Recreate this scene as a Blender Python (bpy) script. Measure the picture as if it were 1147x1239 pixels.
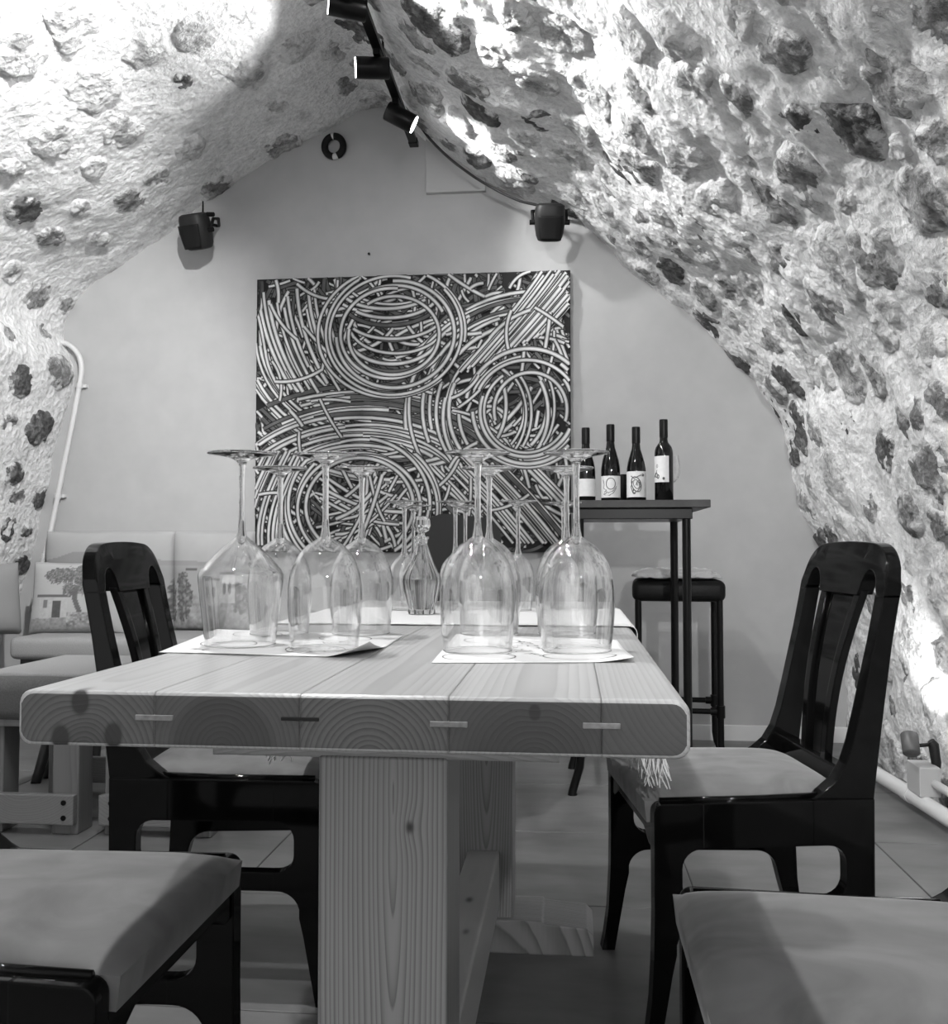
import bpy, bmesh, math, random
import numpy as np
from mathutils import Vector, Matrix
from mathutils.geometry import tessellate_polygon

for o in list(bpy.data.objects):
    bpy.data.objects.remove(o, do_unlink=True)
SC = bpy.context.scene
COL = SC.collection
R = math.radians

# ------------------------------------------------------------------ camera
F_PX, W_PX, H_PX = 1130.0, 1147.0, 1239.0
CAM_Z = 0.90
YAW = math.atan(116.5 / F_PX)
PITCH = math.atan(42.5 / F_PX)
cam_d = bpy.data.cameras.new('camera')
cam_d.sensor_fit = 'HORIZONTAL'
cam_d.sensor_width = 36.0
cam_d.lens = 36.0 * F_PX / W_PX
cam_d.clip_start = 0.02
cam = bpy.data.objects.new('camera', cam_d)
COL.objects.link(cam)
cam.location = (0, 0, CAM_Z)
cam.rotation_euler = (math.pi / 2 + PITCH, 0, YAW)
SC.camera = cam
CAM_R = cam.rotation_euler.to_matrix()
CAM_O = Vector((0, 0, CAM_Z))

# ------------------------------------------------------------------ world / exposure
world = bpy.data.worlds.new('world')
SC.world = world
world.use_nodes = True
bg = world.node_tree.nodes['Background']
bg.inputs[0].default_value = (1, 1, 1, 1)
bg.inputs[1].default_value = 1.0
SC.view_settings.view_transform = 'Standard'
SC.view_settings.look = 'None'
SC.view_settings.exposure = 0.5
SC.view_settings.gamma = 1.0
SC.view_settings.use_curve_mapping = False
SC.cycles.transparent_max_bounces = 32
SC.cycles.max_bounces = 12
SC.cycles.sample_clamp_indirect = 4.0

# lamps of the room and added ones (watts); spots sit in the lamp heads built further down
def spot(name, loc, target, watts, angle, blend=0.5, size=0.03):
    l = bpy.data.lights.new(name, 'SPOT')
    l.energy = watts
    l.spot_size = R(angle)
    l.spot_blend = blend
    l.shadow_soft_size = size
    o = bpy.data.objects.new(name, l)
    COL.objects.link(o)
    o.location = loc
    d = Vector(target) - Vector(loc)
    o.rotation_euler = d.to_track_quat('-Z', 'Y').to_euler()
    return o

BACK_Y = 4.50
TABLE_Z = 0.76

# ------------------------------------------------------------------ pixel helpers
def ray(px, py):
    return CAM_R @ Vector(((px - W_PX / 2) / F_PX, -(py - H_PX / 2) / F_PX, -1.0))

def P(px, py, x=None, y=None, z=None):
    d = ray(px, py)
    if y is not None:
        t = y / d.y
    elif z is not None:
        t = (z - CAM_Z) / d.z
    else:
        t = x / d.x
    return CAM_O + d * t

# ------------------------------------------------------------------ noise
_rng = np.random.RandomState(7)
_G = _rng.rand(32, 32, 32)
def vnoise(p):
    p = np.asarray(p, float)
    i = np.floor(p).astype(int)
    f = p - i
    f = f * f * (3 - 2 * f)
    i0 = i & 31
    i1 = (i + 1) & 31
    def g(a, b, c):
        return _G[a[:, 0], b[:, 1], c[:, 2]]
    x, y, z = f[:, 0], f[:, 1], f[:, 2]
    c00 = g(i0, i0, i0) * (1 - x) + g(i1, i0, i0) * x
    c10 = g(i0, i1, i0) * (1 - x) + g(i1, i1, i0) * x
    c01 = g(i0, i0, i1) * (1 - x) + g(i1, i0, i1) * x
    c11 = g(i0, i1, i1) * (1 - x) + g(i1, i1, i1) * x
    return (c00 * (1 - y) + c10 * y) * (1 - z) + (c01 * (1 - y) + c11 * y) * z

def fnoise(p, octaves=3):
    s, a, t = 0, 1.0, 0
    q = np.array(p, float)
    for _ in range(octaves):
        s = s + a * (vnoise(q) - 0.5)
        t += a
        a *= 0.5
        q = q * 2.03 + 11.7
    return s / t

# ------------------------------------------------------------------ materials (all grey: a monochrome photograph)
def new_mat(name):
    m = bpy.data.materials.new(name)
    m.use_nodes = True
    nt = m.node_tree
    b = nt.nodes['Principled BSDF']
    return m, nt, b

def N(nt, typ, **kw):
    n = nt.nodes.new(typ)
    for k, v in kw.items():
        if k in n.inputs:
            n.inputs[k].default_value = v
        else:
            setattr(n, k, v)
    return n

def ramp(nt, src, stops):
    r = nt.nodes.new('ShaderNodeValToRGB')
    e = r.color_ramp.elements
    while len(e) < len(stops):
        e.new(0.5)
    for k, (p, v) in enumerate(stops):
        e[k].position = p
        e[k].color = (v, v, v, 1)
    nt.links.new(src, r.inputs[0])
    return r

def plain(name, v, rough=0.5, metal=0.0, bump=0.0, scale=60, var=0.0, coat=0.0, bevel=0.0, spec=0.5):
    m, nt, b = new_mat(name)
    b.inputs['Roughness'].default_value = rough
    b.inputs['Metallic'].default_value = metal
    b.inputs['Coat Weight'].default_value = coat
    b.inputs['Coat Roughness'].default_value = 0.05
    b.inputs['Specular IOR Level'].default_value = spec
    tc = N(nt, 'ShaderNodeTexCoord')
    no = N(nt, 'ShaderNodeTexNoise', Scale=scale, Detail=4.0)
    nt.links.new(tc.outputs['Object'], no.inputs['Vector'])
    r = ramp(nt, no.outputs['Fac'], [(0.25, max(0, v - var)), (0.75, v + var)])
    nt.links.new(r.outputs[0], b.inputs['Base Color'])
    nrm = None
    if bevel:
        bv = N(nt, 'ShaderNodeBevel', Radius=bevel)
        bv.samples = 4
        nrm = bv.outputs[0]
    if bump:
        bp = N(nt, 'ShaderNodeBump', Strength=bump, Distance=0.01)
        nt.links.new(no.outputs['Fac'], bp.inputs['Height'])
        if nrm:
            nt.links.new(nrm, bp.inputs['Normal'])
        nrm = bp.outputs[0]
    if nrm:
        nt.links.new(nrm, b.inputs['Normal'])
    return m

def rock_mat(name, stops_big, dark, light, bump=1.0, pit=0.5, coords='Object', dist=0.02, smear=None):
    """rough mineral surface: two colours mixed by noise plus pitted relief"""
    m, nt, b = new_mat(name)
    b.inputs['Roughness'].default_value = 0.9
    b.inputs['Specular IOR Level'].default_value = 0.2
    tc = N(nt, 'ShaderNodeTexCoord')
    oi = N(nt, 'ShaderNodeObjectInfo')
    geo = N(nt, 'ShaderNodeNewGeometry')
    n1 = N(nt, 'ShaderNodeTexNoise', Scale=9.0, Detail=6.0, Roughness=0.62)
    n2 = N(nt, 'ShaderNodeTexNoise', Scale=48.0, Detail=5.0, Roughness=0.68)
    vo = N(nt, 'ShaderNodeTexVoronoi', Scale=34.0)
    for n in (n1, n2, vo):
        nt.links.new(geo.outputs['Position'], n.inputs['Vector'])
    r1 = ramp(nt, n1.outputs['Fac'], stops_big)
    r2 = ramp(nt, n2.outputs['Fac'], [(0.34, 0.28), (0.60, 1.0)])
    mixc = N(nt, 'ShaderNodeMix', data_type='RGBA')
    mixc.inputs[6].default_value = (dark, dark, dark, 1)
    mixc.inputs[7].default_value = (light, light, light, 1)
    nt.links.new(r1.outputs[0], mixc.inputs[0])
    mul = N(nt, 'ShaderNodeMix', data_type='RGBA', blend_type='MULTIPLY')
    mul.inputs[0].default_value = pit
    nt.links.new(mixc.outputs[2], mul.inputs[6])
    nt.links.new(r2.outputs[0], mul.inputs[7])
    colr = mul.outputs[2]
    if smear is not None:
        at = N(nt, 'ShaderNodeAttribute', attribute_name='smear')
        n3 = N(nt, 'ShaderNodeTexNoise', Scale=16.0, Detail=5.0, Roughness=0.65)
        nt.links.new(geo.outputs['Position'], n3.inputs['Vector'])
        sm = N(nt, 'ShaderNodeMath', operation='MULTIPLY_ADD')
        sm.inputs[1].default_value = 2.6
        nt.links.new(n3.outputs['Fac'], sm.inputs[0])
        nt.links.new(at.outputs['Fac'], sm.inputs[2])
        mr = N(nt, 'ShaderNodeMapRange')
        mr.inputs['From Min'].default_value = smear
        mr.inputs['From Max'].default_value = smear + .30
        nt.links.new(sm.outputs[0], mr.inputs['Value'])
        mxs = N(nt, 'ShaderNodeMix', data_type='RGBA')
        mxs.inputs[7].default_value = (.72, .72, .72, 1)
        nt.links.new(mr.outputs[0], mxs.inputs[0])
        nt.links.new(colr, mxs.inputs[6])
        colr = mxs.outputs[2]
    nt.links.new(colr, b.inputs['Base Color'])
    add = N(nt, 'ShaderNodeMath', operation='ADD')
    m1 = N(nt, 'ShaderNodeMath', operation='MULTIPLY')
    m1.inputs[1].default_value = 0.6
    nt.links.new(n2.outputs['Fac'], m1.inputs[0])
    m2 = N(nt, 'ShaderNodeMath', operation='MULTIPLY')
    m2.inputs[1].default_value = 0.35
    nt.links.new(vo.outputs['Distance'], m2.inputs[0])
    nt.links.new(m1.outputs[0], add.inputs[0])
    nt.links.new(m2.outputs[0], add.inputs[1])
    add2 = N(nt, 'ShaderNodeMath', operation='ADD')
    nt.links.new(add.outputs[0], add2.inputs[0])
    nt.links.new(n1.outputs['Fac'], add2.inputs[1])
    bp = N(nt, 'ShaderNodeBump', Strength=bump, Distance=dist)
    nt.links.new(add2.outputs[0], bp.inputs['Height'])
    nt.links.new(bp.outputs[0], b.inputs['Normal'])
    return m

def wood_mat(name, cx, cz, rings=150.0, dark=0.16, light=0.42, axis='Y', warp=0.035, rough=0.30,
             knots=(), contrast=(0.35, 0.75), tilt=0.0, heart=None, bevel=0.006, bands=0.0):
    """growth rings around an axis through (cx, cz) in object space, seen as arcs on the
    end and as running grain along the board"""
    m, nt, b = new_mat(name)
    b.inputs['Roughness'].default_value = rough
    b.inputs['Coat Weight'].default_value = 0.15
    b.inputs['Coat Roughness'].default_value = 0.25
    tc = N(nt, 'ShaderNodeTexCoord')
    sep = N(nt, 'ShaderNodeSeparateXYZ')
    st = N(nt, 'ShaderNodeMapping')
    st.inputs['Scale'].default_value = {'Y': (6, 1.2, 6), 'Z': (6, 6, 1.2)}[axis]
    nz = N(nt, 'ShaderNodeTexNoise', Scale=1.0, Detail=3.0)
    nt.links.new(tc.outputs['Object'], st.inputs['Vector'])
    nt.links.new(st.outputs[0], nz.inputs['Vector'])
    nt.links.new(tc.outputs['Object'], sep.inputs[0])
    def math_(op, a, bb):
        n = N(nt, 'ShaderNodeMath', operation=op)
        for k, v in enumerate((a, bb)):
            if isinstance(v, (int, float)):
                n.inputs[k].default_value = v
            elif v is not None:
                nt.links.new(v, n.inputs[k])
        return n.outputs[0]
    along = sep.outputs['Y'] if axis == 'Y' else sep.outputs['Z']
    other = sep.outputs['Z'] if axis == 'Y' else sep.outputs['Y']
    dx = math_('SUBTRACT', sep.outputs['X'], cx)
    dz = math_('SUBTRACT', other, cz)
    dz = math_('ADD', dz, math_('MULTIPLY', along, tilt))
    d2 = math_('ADD', math_('MULTIPLY', dx, dx), math_('MULTIPLY', dz, dz))
    d = math_('SQRT', d2, None)
    d = math_('ADD', d, math_('MULTIPLY', math_('SUBTRACT', nz.outputs['Fac'], 0.5), warp))
    kn_mask = None
    for (kx, ky, kz, kr, ks) in knots:
        vs = N(nt, 'ShaderNodeVectorMath', operation='SUBTRACT')
        vs.inputs[1].default_value = (kx, ky, kz)
        nt.links.new(tc.outputs['Object'], vs.inputs[0])
        vm = N(nt, 'ShaderNodeVectorMath', operation='MULTIPLY')
        vm.inputs[1].default_value = ks
        nt.links.new(vs.outputs[0], vm.inputs[0])
        vl = N(nt, 'ShaderNodeVectorMath', operation='LENGTH')
        nt.links.new(vm.outputs[0], vl.inputs[0])
        q = math_('DIVIDE', vl.outputs['Value'], kr)
        ex = math_('POWER', 2.718, math_('MULTIPLY', math_('POWER', q, 5.0), -0.8))
        ex2 = math_('POWER', 2.718, math_('MULTIPLY', math_('MULTIPLY', q, q), -0.16))
        d = math_('ADD', d, math_('MULTIPLY', ex2, kr * .9))
        kn_mask = ex if kn_mask is None else math_('MAXIMUM', kn_mask, ex)
    wv = N(nt, 'ShaderNodeTexNoise', Scale=1.0, Detail=2.0, noise_dimensions='1D')
    nt.links.new(math_('MULTIPLY', d, rings * 0.33), wv.inputs['W'])
    ph = math_('ADD', math_('MULTIPLY', d, rings), math_('MULTIPLY', wv.outputs['Fac'], 1.6))
    fr_ = math_('FRACT', ph, None)
    up_ = math_('POWER', fr_, 2.4)
    dn_ = math_('MULTIPLY', math_('SUBTRACT', 1.0, fr_), 7.0)
    sn = math_('MINIMUM', up_, dn_)
    fine = N(nt, 'ShaderNodeTexNoise', Scale=1.0, Detail=4.0)
    st2 = N(nt, 'ShaderNodeMapping')
    st2.inputs['Scale'].default_value = {'Y': (160, 5, 160), 'Z': (160, 160, 5)}[axis]
    nt.links.new(tc.outputs['Object'], st2.inputs['Vector'])
    nt.links.new(st2.outputs[0], fine.inputs['Vector'])
    mixv = math_('ADD', math_('MULTIPLY', sn, 0.72), math_('MULTIPLY', fine.outputs['Fac'], 0.28))
    r = ramp(nt, mixv, [(contrast[0], light), (contrast[1], dark)])
    col = r.outputs[0]
    # broad tone bands (heartwood / sapwood)
    if heart:
        h0, h1, hv = heart
        hr = ramp(nt, d, [(h0, hv), (h1, 1.0)])
        hm = N(nt, 'ShaderNodeMix', data_type='RGBA', blend_type='MULTIPLY')
        hm.inputs[0].default_value = 1.0
        nt.links.new(col, hm.inputs[6])
        nt.links.new(hr.outputs[0], hm.inputs[7])
        col = hm.outputs[2]
    if kn_mask is not None:
        km = N(nt, 'ShaderNodeMix', data_type='RGBA')
        nt.links.new(math_('MINIMUM', math_('MULTIPLY', kn_mask, 1.5), 0.93), km.inputs[0])
        nt.links.new(col, km.inputs[6])
        km.inputs[7].default_value = (0.012, 0.012, 0.012, 1)
        col = km.outputs[2]
    nt.links.new(col, b.inputs['Base Color'])
    bv = N(nt, 'ShaderNodeBevel', Radius=bevel)
    bv.samples = 4
    bp = N(nt, 'ShaderNodeBump', Strength=0.12, Distance=0.002)
    nt.links.new(mixv, bp.inputs['Height'])
    nt.links.new(bv.outputs[0], bp.inputs['Normal'])
    nt.links.new(bp.outputs[0], b.inputs['Normal'])
    return m

def vcol_mat(name, rough=0.8, weave=0.15):
    m, nt, b = new_mat(name)
    b.inputs['Roughness'].default_value = rough
    b.inputs['Specular IOR Level'].default_value = 0.15
    at = N(nt, 'ShaderNodeAttribute', attribute_name='Col')
    nt.links.new(at.outputs['Color'], b.inputs['Base Color'])
    tc = N(nt, 'ShaderNodeTexCoord')
    no = N(nt, 'ShaderNodeTexNoise', Scale=260.0, Detail=2.0)
    nt.links.new(tc.outputs['Object'], no.inputs['Vector'])
    bp = N(nt, 'ShaderNodeBump', Strength=weave, Distance=0.004)
    nt.links.new(no.outputs['Fac'], bp.inputs['Height'])
    nt.links.new(bp.outputs[0], b.inputs['Normal'])
    return m

def thin_glass_mat(name, tint=0.97, boost=1.7):
    m = bpy.data.materials.new(name)
    m.use_nodes = True
    nt = m.node_tree
    for n in list(nt.nodes):
        nt.nodes.remove(n)
    out = N(nt, 'ShaderNodeOutputMaterial')
    tr = N(nt, 'ShaderNodeBsdfTransparent')
    tr.inputs[0].default_value = (tint, tint, tint, 1)
    gl = N(nt, 'ShaderNodeBsdfGlossy')
    gl.inputs['Color'].default_value = (1, 1, 1, 1)
    gl.inputs['Roughness'].default_value = 0.015
    # Schlick reflectance of a thin pane, the same from both sides
    geo = N(nt, 'ShaderNodeNewGeometry')
    dp = N(nt, 'ShaderNodeVectorMath', operation='DOT_PRODUCT')
    nt.links.new(geo.outputs['Normal'], dp.inputs[0])
    nt.links.new(geo.outputs['Incoming'], dp.inputs[1])
    ab = N(nt, 'ShaderNodeMath', operation='ABSOLUTE')
    nt.links.new(dp.outputs['Value'], ab.inputs[0])
    om = N(nt, 'ShaderNodeMath', operation='SUBTRACT')
    om.inputs[0].default_value = 1.0
    nt.links.new(ab.outputs[0], om.inputs[1])
    pw = N(nt, 'ShaderNodeMath', operation='POWER')
    pw.inputs[1].default_value = 2.1
    nt.links.new(om.outputs[0], pw.inputs[0])
    mu = N(nt, 'ShaderNodeMath', operation='MULTIPLY_ADD', use_clamp=True)
    mu.inputs[1].default_value = 0.92
    mu.inputs[2].default_value = 0.045 * boost
    nt.links.new(pw.outputs[0], mu.inputs[0])
    # longer way through the wall of the glass towards its outline
    tr_r = ramp(nt, om.outputs[0], [(0.55, tint), (0.98, 0.55)])
    nt.links.new(tr_r.outputs[0], tr.inputs[0])
    mx = N(nt, 'ShaderNodeMixShader')
    nt.links.new(mu.outputs[0], mx.inputs[0])
    nt.links.new(tr.outputs[0], mx.inputs[1])
    nt.links.new(gl.outputs[0], mx.inputs[2])
    nt.links.new(mx.outputs[0], out.inputs[0])
    return m

def glass_mat(name, v=1.0, ior=1.48, rough=0.0):
    m, nt, b = new_mat(name)
    b.inputs['Base Color'].default_value = (v, v, v, 1)
    b.inputs['Transmission Weight'].default_value = 1.0
    b.inputs['Roughness'].default_value = rough
    b.inputs['IOR'].default_value = ior
    return m

def emit_mat(name, strength):
    m, nt, b = new_mat(name)
    b.inputs['Base Color'].default_value = (0.8, 0.8, 0.8, 1)
    b.inputs['Emission Color'].default_value = (1, 1, 1, 1)
    b.inputs['Emission Strength'].default_value = strength
    return m

def floor_mat(name):
    m, nt, b = new_mat(name)
    b.inputs['Roughness'].default_value = 0.42
    geo = N(nt, 'ShaderNodeNewGeometry')
    oi = N(nt, 'ShaderNodeObjectInfo')
    n1 = N(nt, 'ShaderNodeTexNoise', Scale=2.6, Detail=7.0, Roughness=0.6)
    mp = N(nt, 'ShaderNodeMapping')
    mp.inputs['Scale'].default_value = (1.0, 2.6, 1.0)
    nt.links.new(geo.outputs['Position'], mp.inputs['Vector'])
    nt.links.new(mp.outputs[0], n1.inputs['Vector'])
    r = ramp(nt, n1.outputs['Fac'], [(0.28, 0.10), (0.72, 0.19)])
    mx = N(nt, 'ShaderNodeMix', data_type='RGBA', blend_type='MULTIPLY')
    mx.inputs[0].default_value = 1.0
    r2 = ramp(nt, oi.outputs['Random'], [(0.0, 0.88), (1.0, 1.06)])
    nt.links.new(r.outputs[0], mx.inputs[6])
    nt.links.new(r2.outputs[0], mx.inputs[7])
    nt.links.new(mx.outputs[2], b.inputs['Base Color'])
    bp = N(nt, 'ShaderNodeBump', Strength=0.06, Distance=0.004)
    nt.links.new(n1.outputs['Fac'], bp.inputs['Height'])
    nt.links.new(bp.outputs[0], b.inputs['Normal'])
    return m

def suede_mat(name, v):
    m, nt, b = new_mat(name)
    b.inputs['Roughness'].default_value = 0.72
    b.inputs['Specular IOR Level'].default_value = 0.3
    b.inputs['Sheen Weight'].default_value = 0.4
    b.inputs['Sheen Roughness'].default_value = 0.4
    tc = N(nt, 'ShaderNodeTexCoord')
    oi = N(nt, 'ShaderNodeObjectInfo')
    off = N(nt, 'ShaderNodeVectorMath', operation='ADD')
    nt.links.new(tc.outputs['Object'], off.inputs[0])
    nt.links.new(oi.outputs['Location'], off.inputs[1])
    n1 = N(nt, 'ShaderNodeTexNoise', Scale=9.0, Detail=5.0, Distortion=1.2)
    nt.links.new(off.outputs[0], n1.inputs['Vector'])
    mp = N(nt, 'ShaderNodeMapping')
    mp.inputs['Scale'].default_value = (5, 16, 5)
    mp.inputs['Rotation'].default_value = (0, 0, 0.5)
    nt.links.new(off.outputs[0], mp.inputs['Vector'])
    n2 = N(nt, 'ShaderNodeTexNoise', Scale=1.0, Detail=1.0, Distortion=0.3)
    nt.links.new(mp.outputs[0], n2.inputs['Vector'])
    r = ramp(nt, n1.outputs['Fac'], [(0.3, v * 0.72), (0.7, v * 1.3)])
    nt.links.new(r.outputs[0], b.inputs['Base Color'])
    bp = N(nt, 'ShaderNodeBump', Strength=0.22, Distance=0.014)
    nt.links.new(n2.outputs['Fac'], bp.inputs['Height'])
    nt.links.new(bp.outputs[0], b.inputs['Normal'])
    return m

M = {}
M['plaster'] = rock_mat('vault_plaster', [(0.30, 0.2), (0.46, 1.0)], 0.55, 0.88, bump=1.0, pit=0.33, dist=0.022)
M['stone_a'] = rock_mat('stone_grey', [(0.44, 0.0), (0.66, 1.0)], 0.25, 0.58, bump=1.0, pit=0.65, dist=0.03, smear=1.92)
M['stone_b'] = rock_mat('stone_pale', [(0.34, 0.0), (0.56, 1.0)], 0.34, 0.70, bump=1.0, pit=0.6, dist=0.03, smear=1.80)
M['stone_c'] = rock_mat('stone_dark', [(0.48, 0.0), (0.76, 1.0)], 0.12, 0.42, bump=1.0, pit=0.75, dist=0.03, smear=2.06)
M['wall'] = plain('painted_wall', 0.39, 0.7, bump=0.05, scale=9, var=0.02)
M['panel'] = plain('wall_panel', 0.42, 0.7)
M['tile'] = floor_mat('floor_tile')
M['grout'] = plain('grout', 0.07, 0.9)
M['lacquer'] = plain('black_lacquer', 0.0025, 0.07, bevel=0.005, scale=20, spec=0.16)
M['blackmetal'] = plain('black_metal', 0.005, 0.30, bevel=0.002, spec=0.2)
M['blackmatte'] = plain('black_matte', 0.006, 0.6, spec=0.2)
M['darkplastic'] = plain('dark_plastic', 0.018, 0.5, spec=0.25)
M['suede'] = suede_mat('grey_suede', 0.108)
M['paper'] = plain('paper', 0.64, 0.7)
M['ink'] = plain('ink', 0.10, 0.6)
M['inkpale'] = plain('ink_pale', 0.40, 0.6)
M['cloth'] = plain('runner_cloth', 0.50, 0.9, bump=0.1, scale=300)
M['tassel'] = plain('tassel_cotton', 0.62, 0.95)
M['glass'] = thin_glass_mat('bowl_glass')
M['solidglass'] = glass_mat('stem_glass')
M['crystal'] = glass_mat('decanter_crystal', 0.97, 1.5)
M['liquid'] = glass_mat('decanter_liquid', 0.72, 1.36)
M['bottle'] = plain('bottle_glass', 0.004, 0.06, spec=0.4)
M['capsule'] = plain('bottle_capsule', 0.006, 0.35, spec=0.2)
M['label'] = plain('bottle_label', 0.62, 0.7, var=0.04, scale=60)
M['bartop'] = plain('bar_top', 0.018, 0.5, var=0.015, scale=14)
M['leather'] = plain('black_leather', 0.006, 0.45, bump=0.1, scale=90, spec=0.2)
M['fur'] = plain('white_fur', 0.6, 0.95, bump=0.8, scale=80)
M['conduit'] = plain('white_conduit', 0.60, 0.45)
M['greyplastic'] = plain('grey_box', 0.45, 0.5)
M['greycloth'] = plain('grey_cushion', 0.09, 0.9, bump=0.1, scale=200, var=0.02)
M['lightcloth'] = plain('light_cushion', 0.27, 0.9, bump=0.1, scale=200, var=0.03)
M['darkwood'] = plain('dark_leg_wood', 0.015, 0.4)
M['print'] = vcol_mat('printed_fabric')
M['canvas'] = plain('canvas_black', 0.006, 0.6, spec=.25)
M['paint_mid'] = plain('paint_mid_grey', 0.25, 0.6, var=0.10, scale=9, spec=.25)
M['paint_low'] = plain('paint_dark_grey', 0.08, 0.6, var=0.05, scale=9, spec=.25)
M['paint_light'] = plain('paint_pale', 0.56, 0.6, var=0.16, scale=9, spec=.25)
M['canvas_side'] = plain('canvas_side', 0.18, 0.8)
M['lampface'] = emit_mat('lamp_face', 12.0)
M['cable'] = plain('black_cable', 0.008, 0.5)

# ------------------------------------------------------------------ mesh builder
class MB:
    def __init__(s):
        s.v, s.f, s.mi = [], [], []
    def add(s, vs, fs, mi=0):
        o = len(s.v)
        s.v += [tuple(v) for v in vs]
        s.f += [tuple(i + o for i in f) for f in fs]
        s.mi += [mi] * len(fs)
    def box(s, x0, x1, y0, y1, z0, z1, r=0.0, seg=2, mi=0, rot=None):
        bm = bmesh.new()
        bmesh.ops.create_cube(bm, size=1.0)
        for v in bm.verts:
            v.co = Vector(((x0 + x1) / 2 + v.co.x * (x1 - x0), (y0 + y1) / 2 + v.co.y * (y1 - y0), (z0 + z1) / 2 + v.co.z * (z1 - z0)))
        if r > 0:
            bmesh.ops.bevel(bm, geom=list(bm.edges), offset=r, segments=seg, affect='EDGES', profile=0.5)
        if rot is not None:
            bmesh.ops.transform(bm, matrix=rot, verts=bm.verts)
        bm.verts.index_update()
        s.add([v.co for v in bm.verts], [[v.index for v in f.verts] for f in bm.faces], mi)
        bm.free()
    def tube(s, path, rad, seg=10, cap=True, mi=0):
        path = [Vector(p) for p in path]
        if not hasattr(rad, '__len__'):
            rad = [rad] * len(path)
        n = len(path)
        up = Vector((0, 0, 1))
        rings = []
        prev = None
        for i, p in enumerate(path):
            t = (path[min(i + 1, n - 1)] - path[max(i - 1, 0)]).normalized()
            if prev is None:
                a = up.cross(t)
                if a.length < 1e-3:
                    a = Vector((1, 0, 0)).cross(t)
            else:
                a = prev - t * prev.dot(t)
            a.normalize()
            prev = a
            b = t.cross(a)
            rings.append([p + a * (math.cos(k * 2 * math.pi / seg) * rad[i]) + b * (math.sin(k * 2 * math.pi / seg) * rad[i]) for k in range(seg)])
        vs = [v for r_ in rings for v in r_]
        fs = []
        for i in range(n - 1):
            for k in range(seg):
                k2 = (k + 1) % seg
                fs.append((i * seg + k, i * seg + k2, (i + 1) * seg + k2, (i + 1) * seg + k))
        if cap:
            fs.append(tuple(range(seg - 1, -1, -1)))
            fs.append(tuple((n - 1) * seg + k for k in range(seg)))
        s.add(vs, fs, mi)
    def lathe(s, prof, seg=32, mi=0, cap0=False, cap1=False, c=(0, 0, 0), flute=0, famp=0.0):
        vs, fs = [], []
        for (r, z) in prof:
            for k in range(seg):
                a = k * 2 * math.pi / seg
                rr = r * (1 + (famp * math.cos(a * flute) if flute else 0))
                vs.append((c[0] + rr * math.cos(a), c[1] + rr * math.sin(a), c[2] + z))
        for i in range(len(prof) - 1):
            for k in range(seg):
                k2 = (k + 1) % seg
                fs.append((i * seg + k, i * seg + k2, (i + 1) * seg + k2, (i + 1) * seg + k))
        if cap0:
            fs.append(tuple(range(seg - 1, -1, -1)))
        if cap1:
            fs.append(tuple((len(prof) - 1) * seg + k for k in range(seg)))
        s.add(vs, fs, mi)
    def prism(s, poly, fn, t0, t1, mi=0):
        """2-D polygon (list of (a, b)) extruded between t0 and t1; fn(a, b, t) -> point"""
        n = len(poly)
        tris = tessellate_polygon([[Vector((a, b, 0)) for a, b in poly]])
        vs = [fn(a, b, t0) for a, b in poly] + [fn(a, b, t1) for a, b in poly]
        fs = [tuple(t) for t in tris] + [tuple(i + n for i in reversed(t)) for t in tris]
        for i in range(n):
            j = (i + 1) % n
            fs.append((i, j, j + n, i + n))
        s.add(vs, fs, mi)
    def grid(s, fn, nu, nv, mi=0, flip=False):
        vs = [fn(i / nu, j / nv) for j in range(nv + 1) for i in range(nu + 1)]
        fs = []
        for j in range(nv):
            for i in range(nu):
                a = j * (nu + 1) + i
                q = (a, a + 1, a + nu + 2, a + nu + 1)
                fs.append(q[::-1] if flip else q)
        s.add(vs, fs, mi)
    def build(s, name, mat, parent=None, smooth=False, angle=None, fix=False):
        me = bpy.data.meshes.new(name)
        me.from_pydata(s.v, [], s.f)
        mats = mat if isinstance(mat, (list, tuple)) else [mat]
        for m_ in mats:
            me.materials.append(m_)
        if len(mats) > 1:
            me.polygons.foreach_set('material_index', s.mi)
        if fix:
            bm = bmesh.new()
            bm.from_mesh(me)
            bmesh.ops.recalc_face_normals(bm, faces=bm.faces)
            bm.to_mesh(me)
            bm.free()
        if smooth:
            me.polygons.foreach_set('use_smooth', [True] * len(me.polygons))
            if angle:
                try:
                    me.set_sharp_from_angle(angle=R(angle))
                except Exception:
                    pass
        me.update()
        o = bpy.data.objects.new(name, me)
        COL.objects.link(o)
        if parent:
            o.parent = parent
        return o

def tag(o, label=None, cat=None, group=None, kind=None):
    if label: o['label'] = label
    if cat: o['category'] = cat
    if group: o['group'] = group
    if kind: o['kind'] = kind
    return o

def thing(name, loc, rz, label, cat, group=None):
    o = bpy.data.objects.new(name, None)
    o.empty_display_size = 0.1
    COL.objects.link(o)
    o.location = loc
    o.rotation_euler = (0, 0, rz)
    return tag(o, label, cat, group)

def copy_tree(o, parent=None):
    c = o.copy()
    COL.objects.link(c)
    if parent:
        c.parent = parent
        c.matrix_parent_inverse = o.matrix_parent_inverse.copy()
    for ch in o.children:
        copy_tree(ch, c)
    return c

def arc(cx, cz, r, a0, a1, n=6):
    return [(cx + r * math.cos(R(a0 + (a1 - a0) * k / n)), cz + r * math.sin(R(a0 + (a1 - a0) * k / n))) for k in range(n + 1)]

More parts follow.
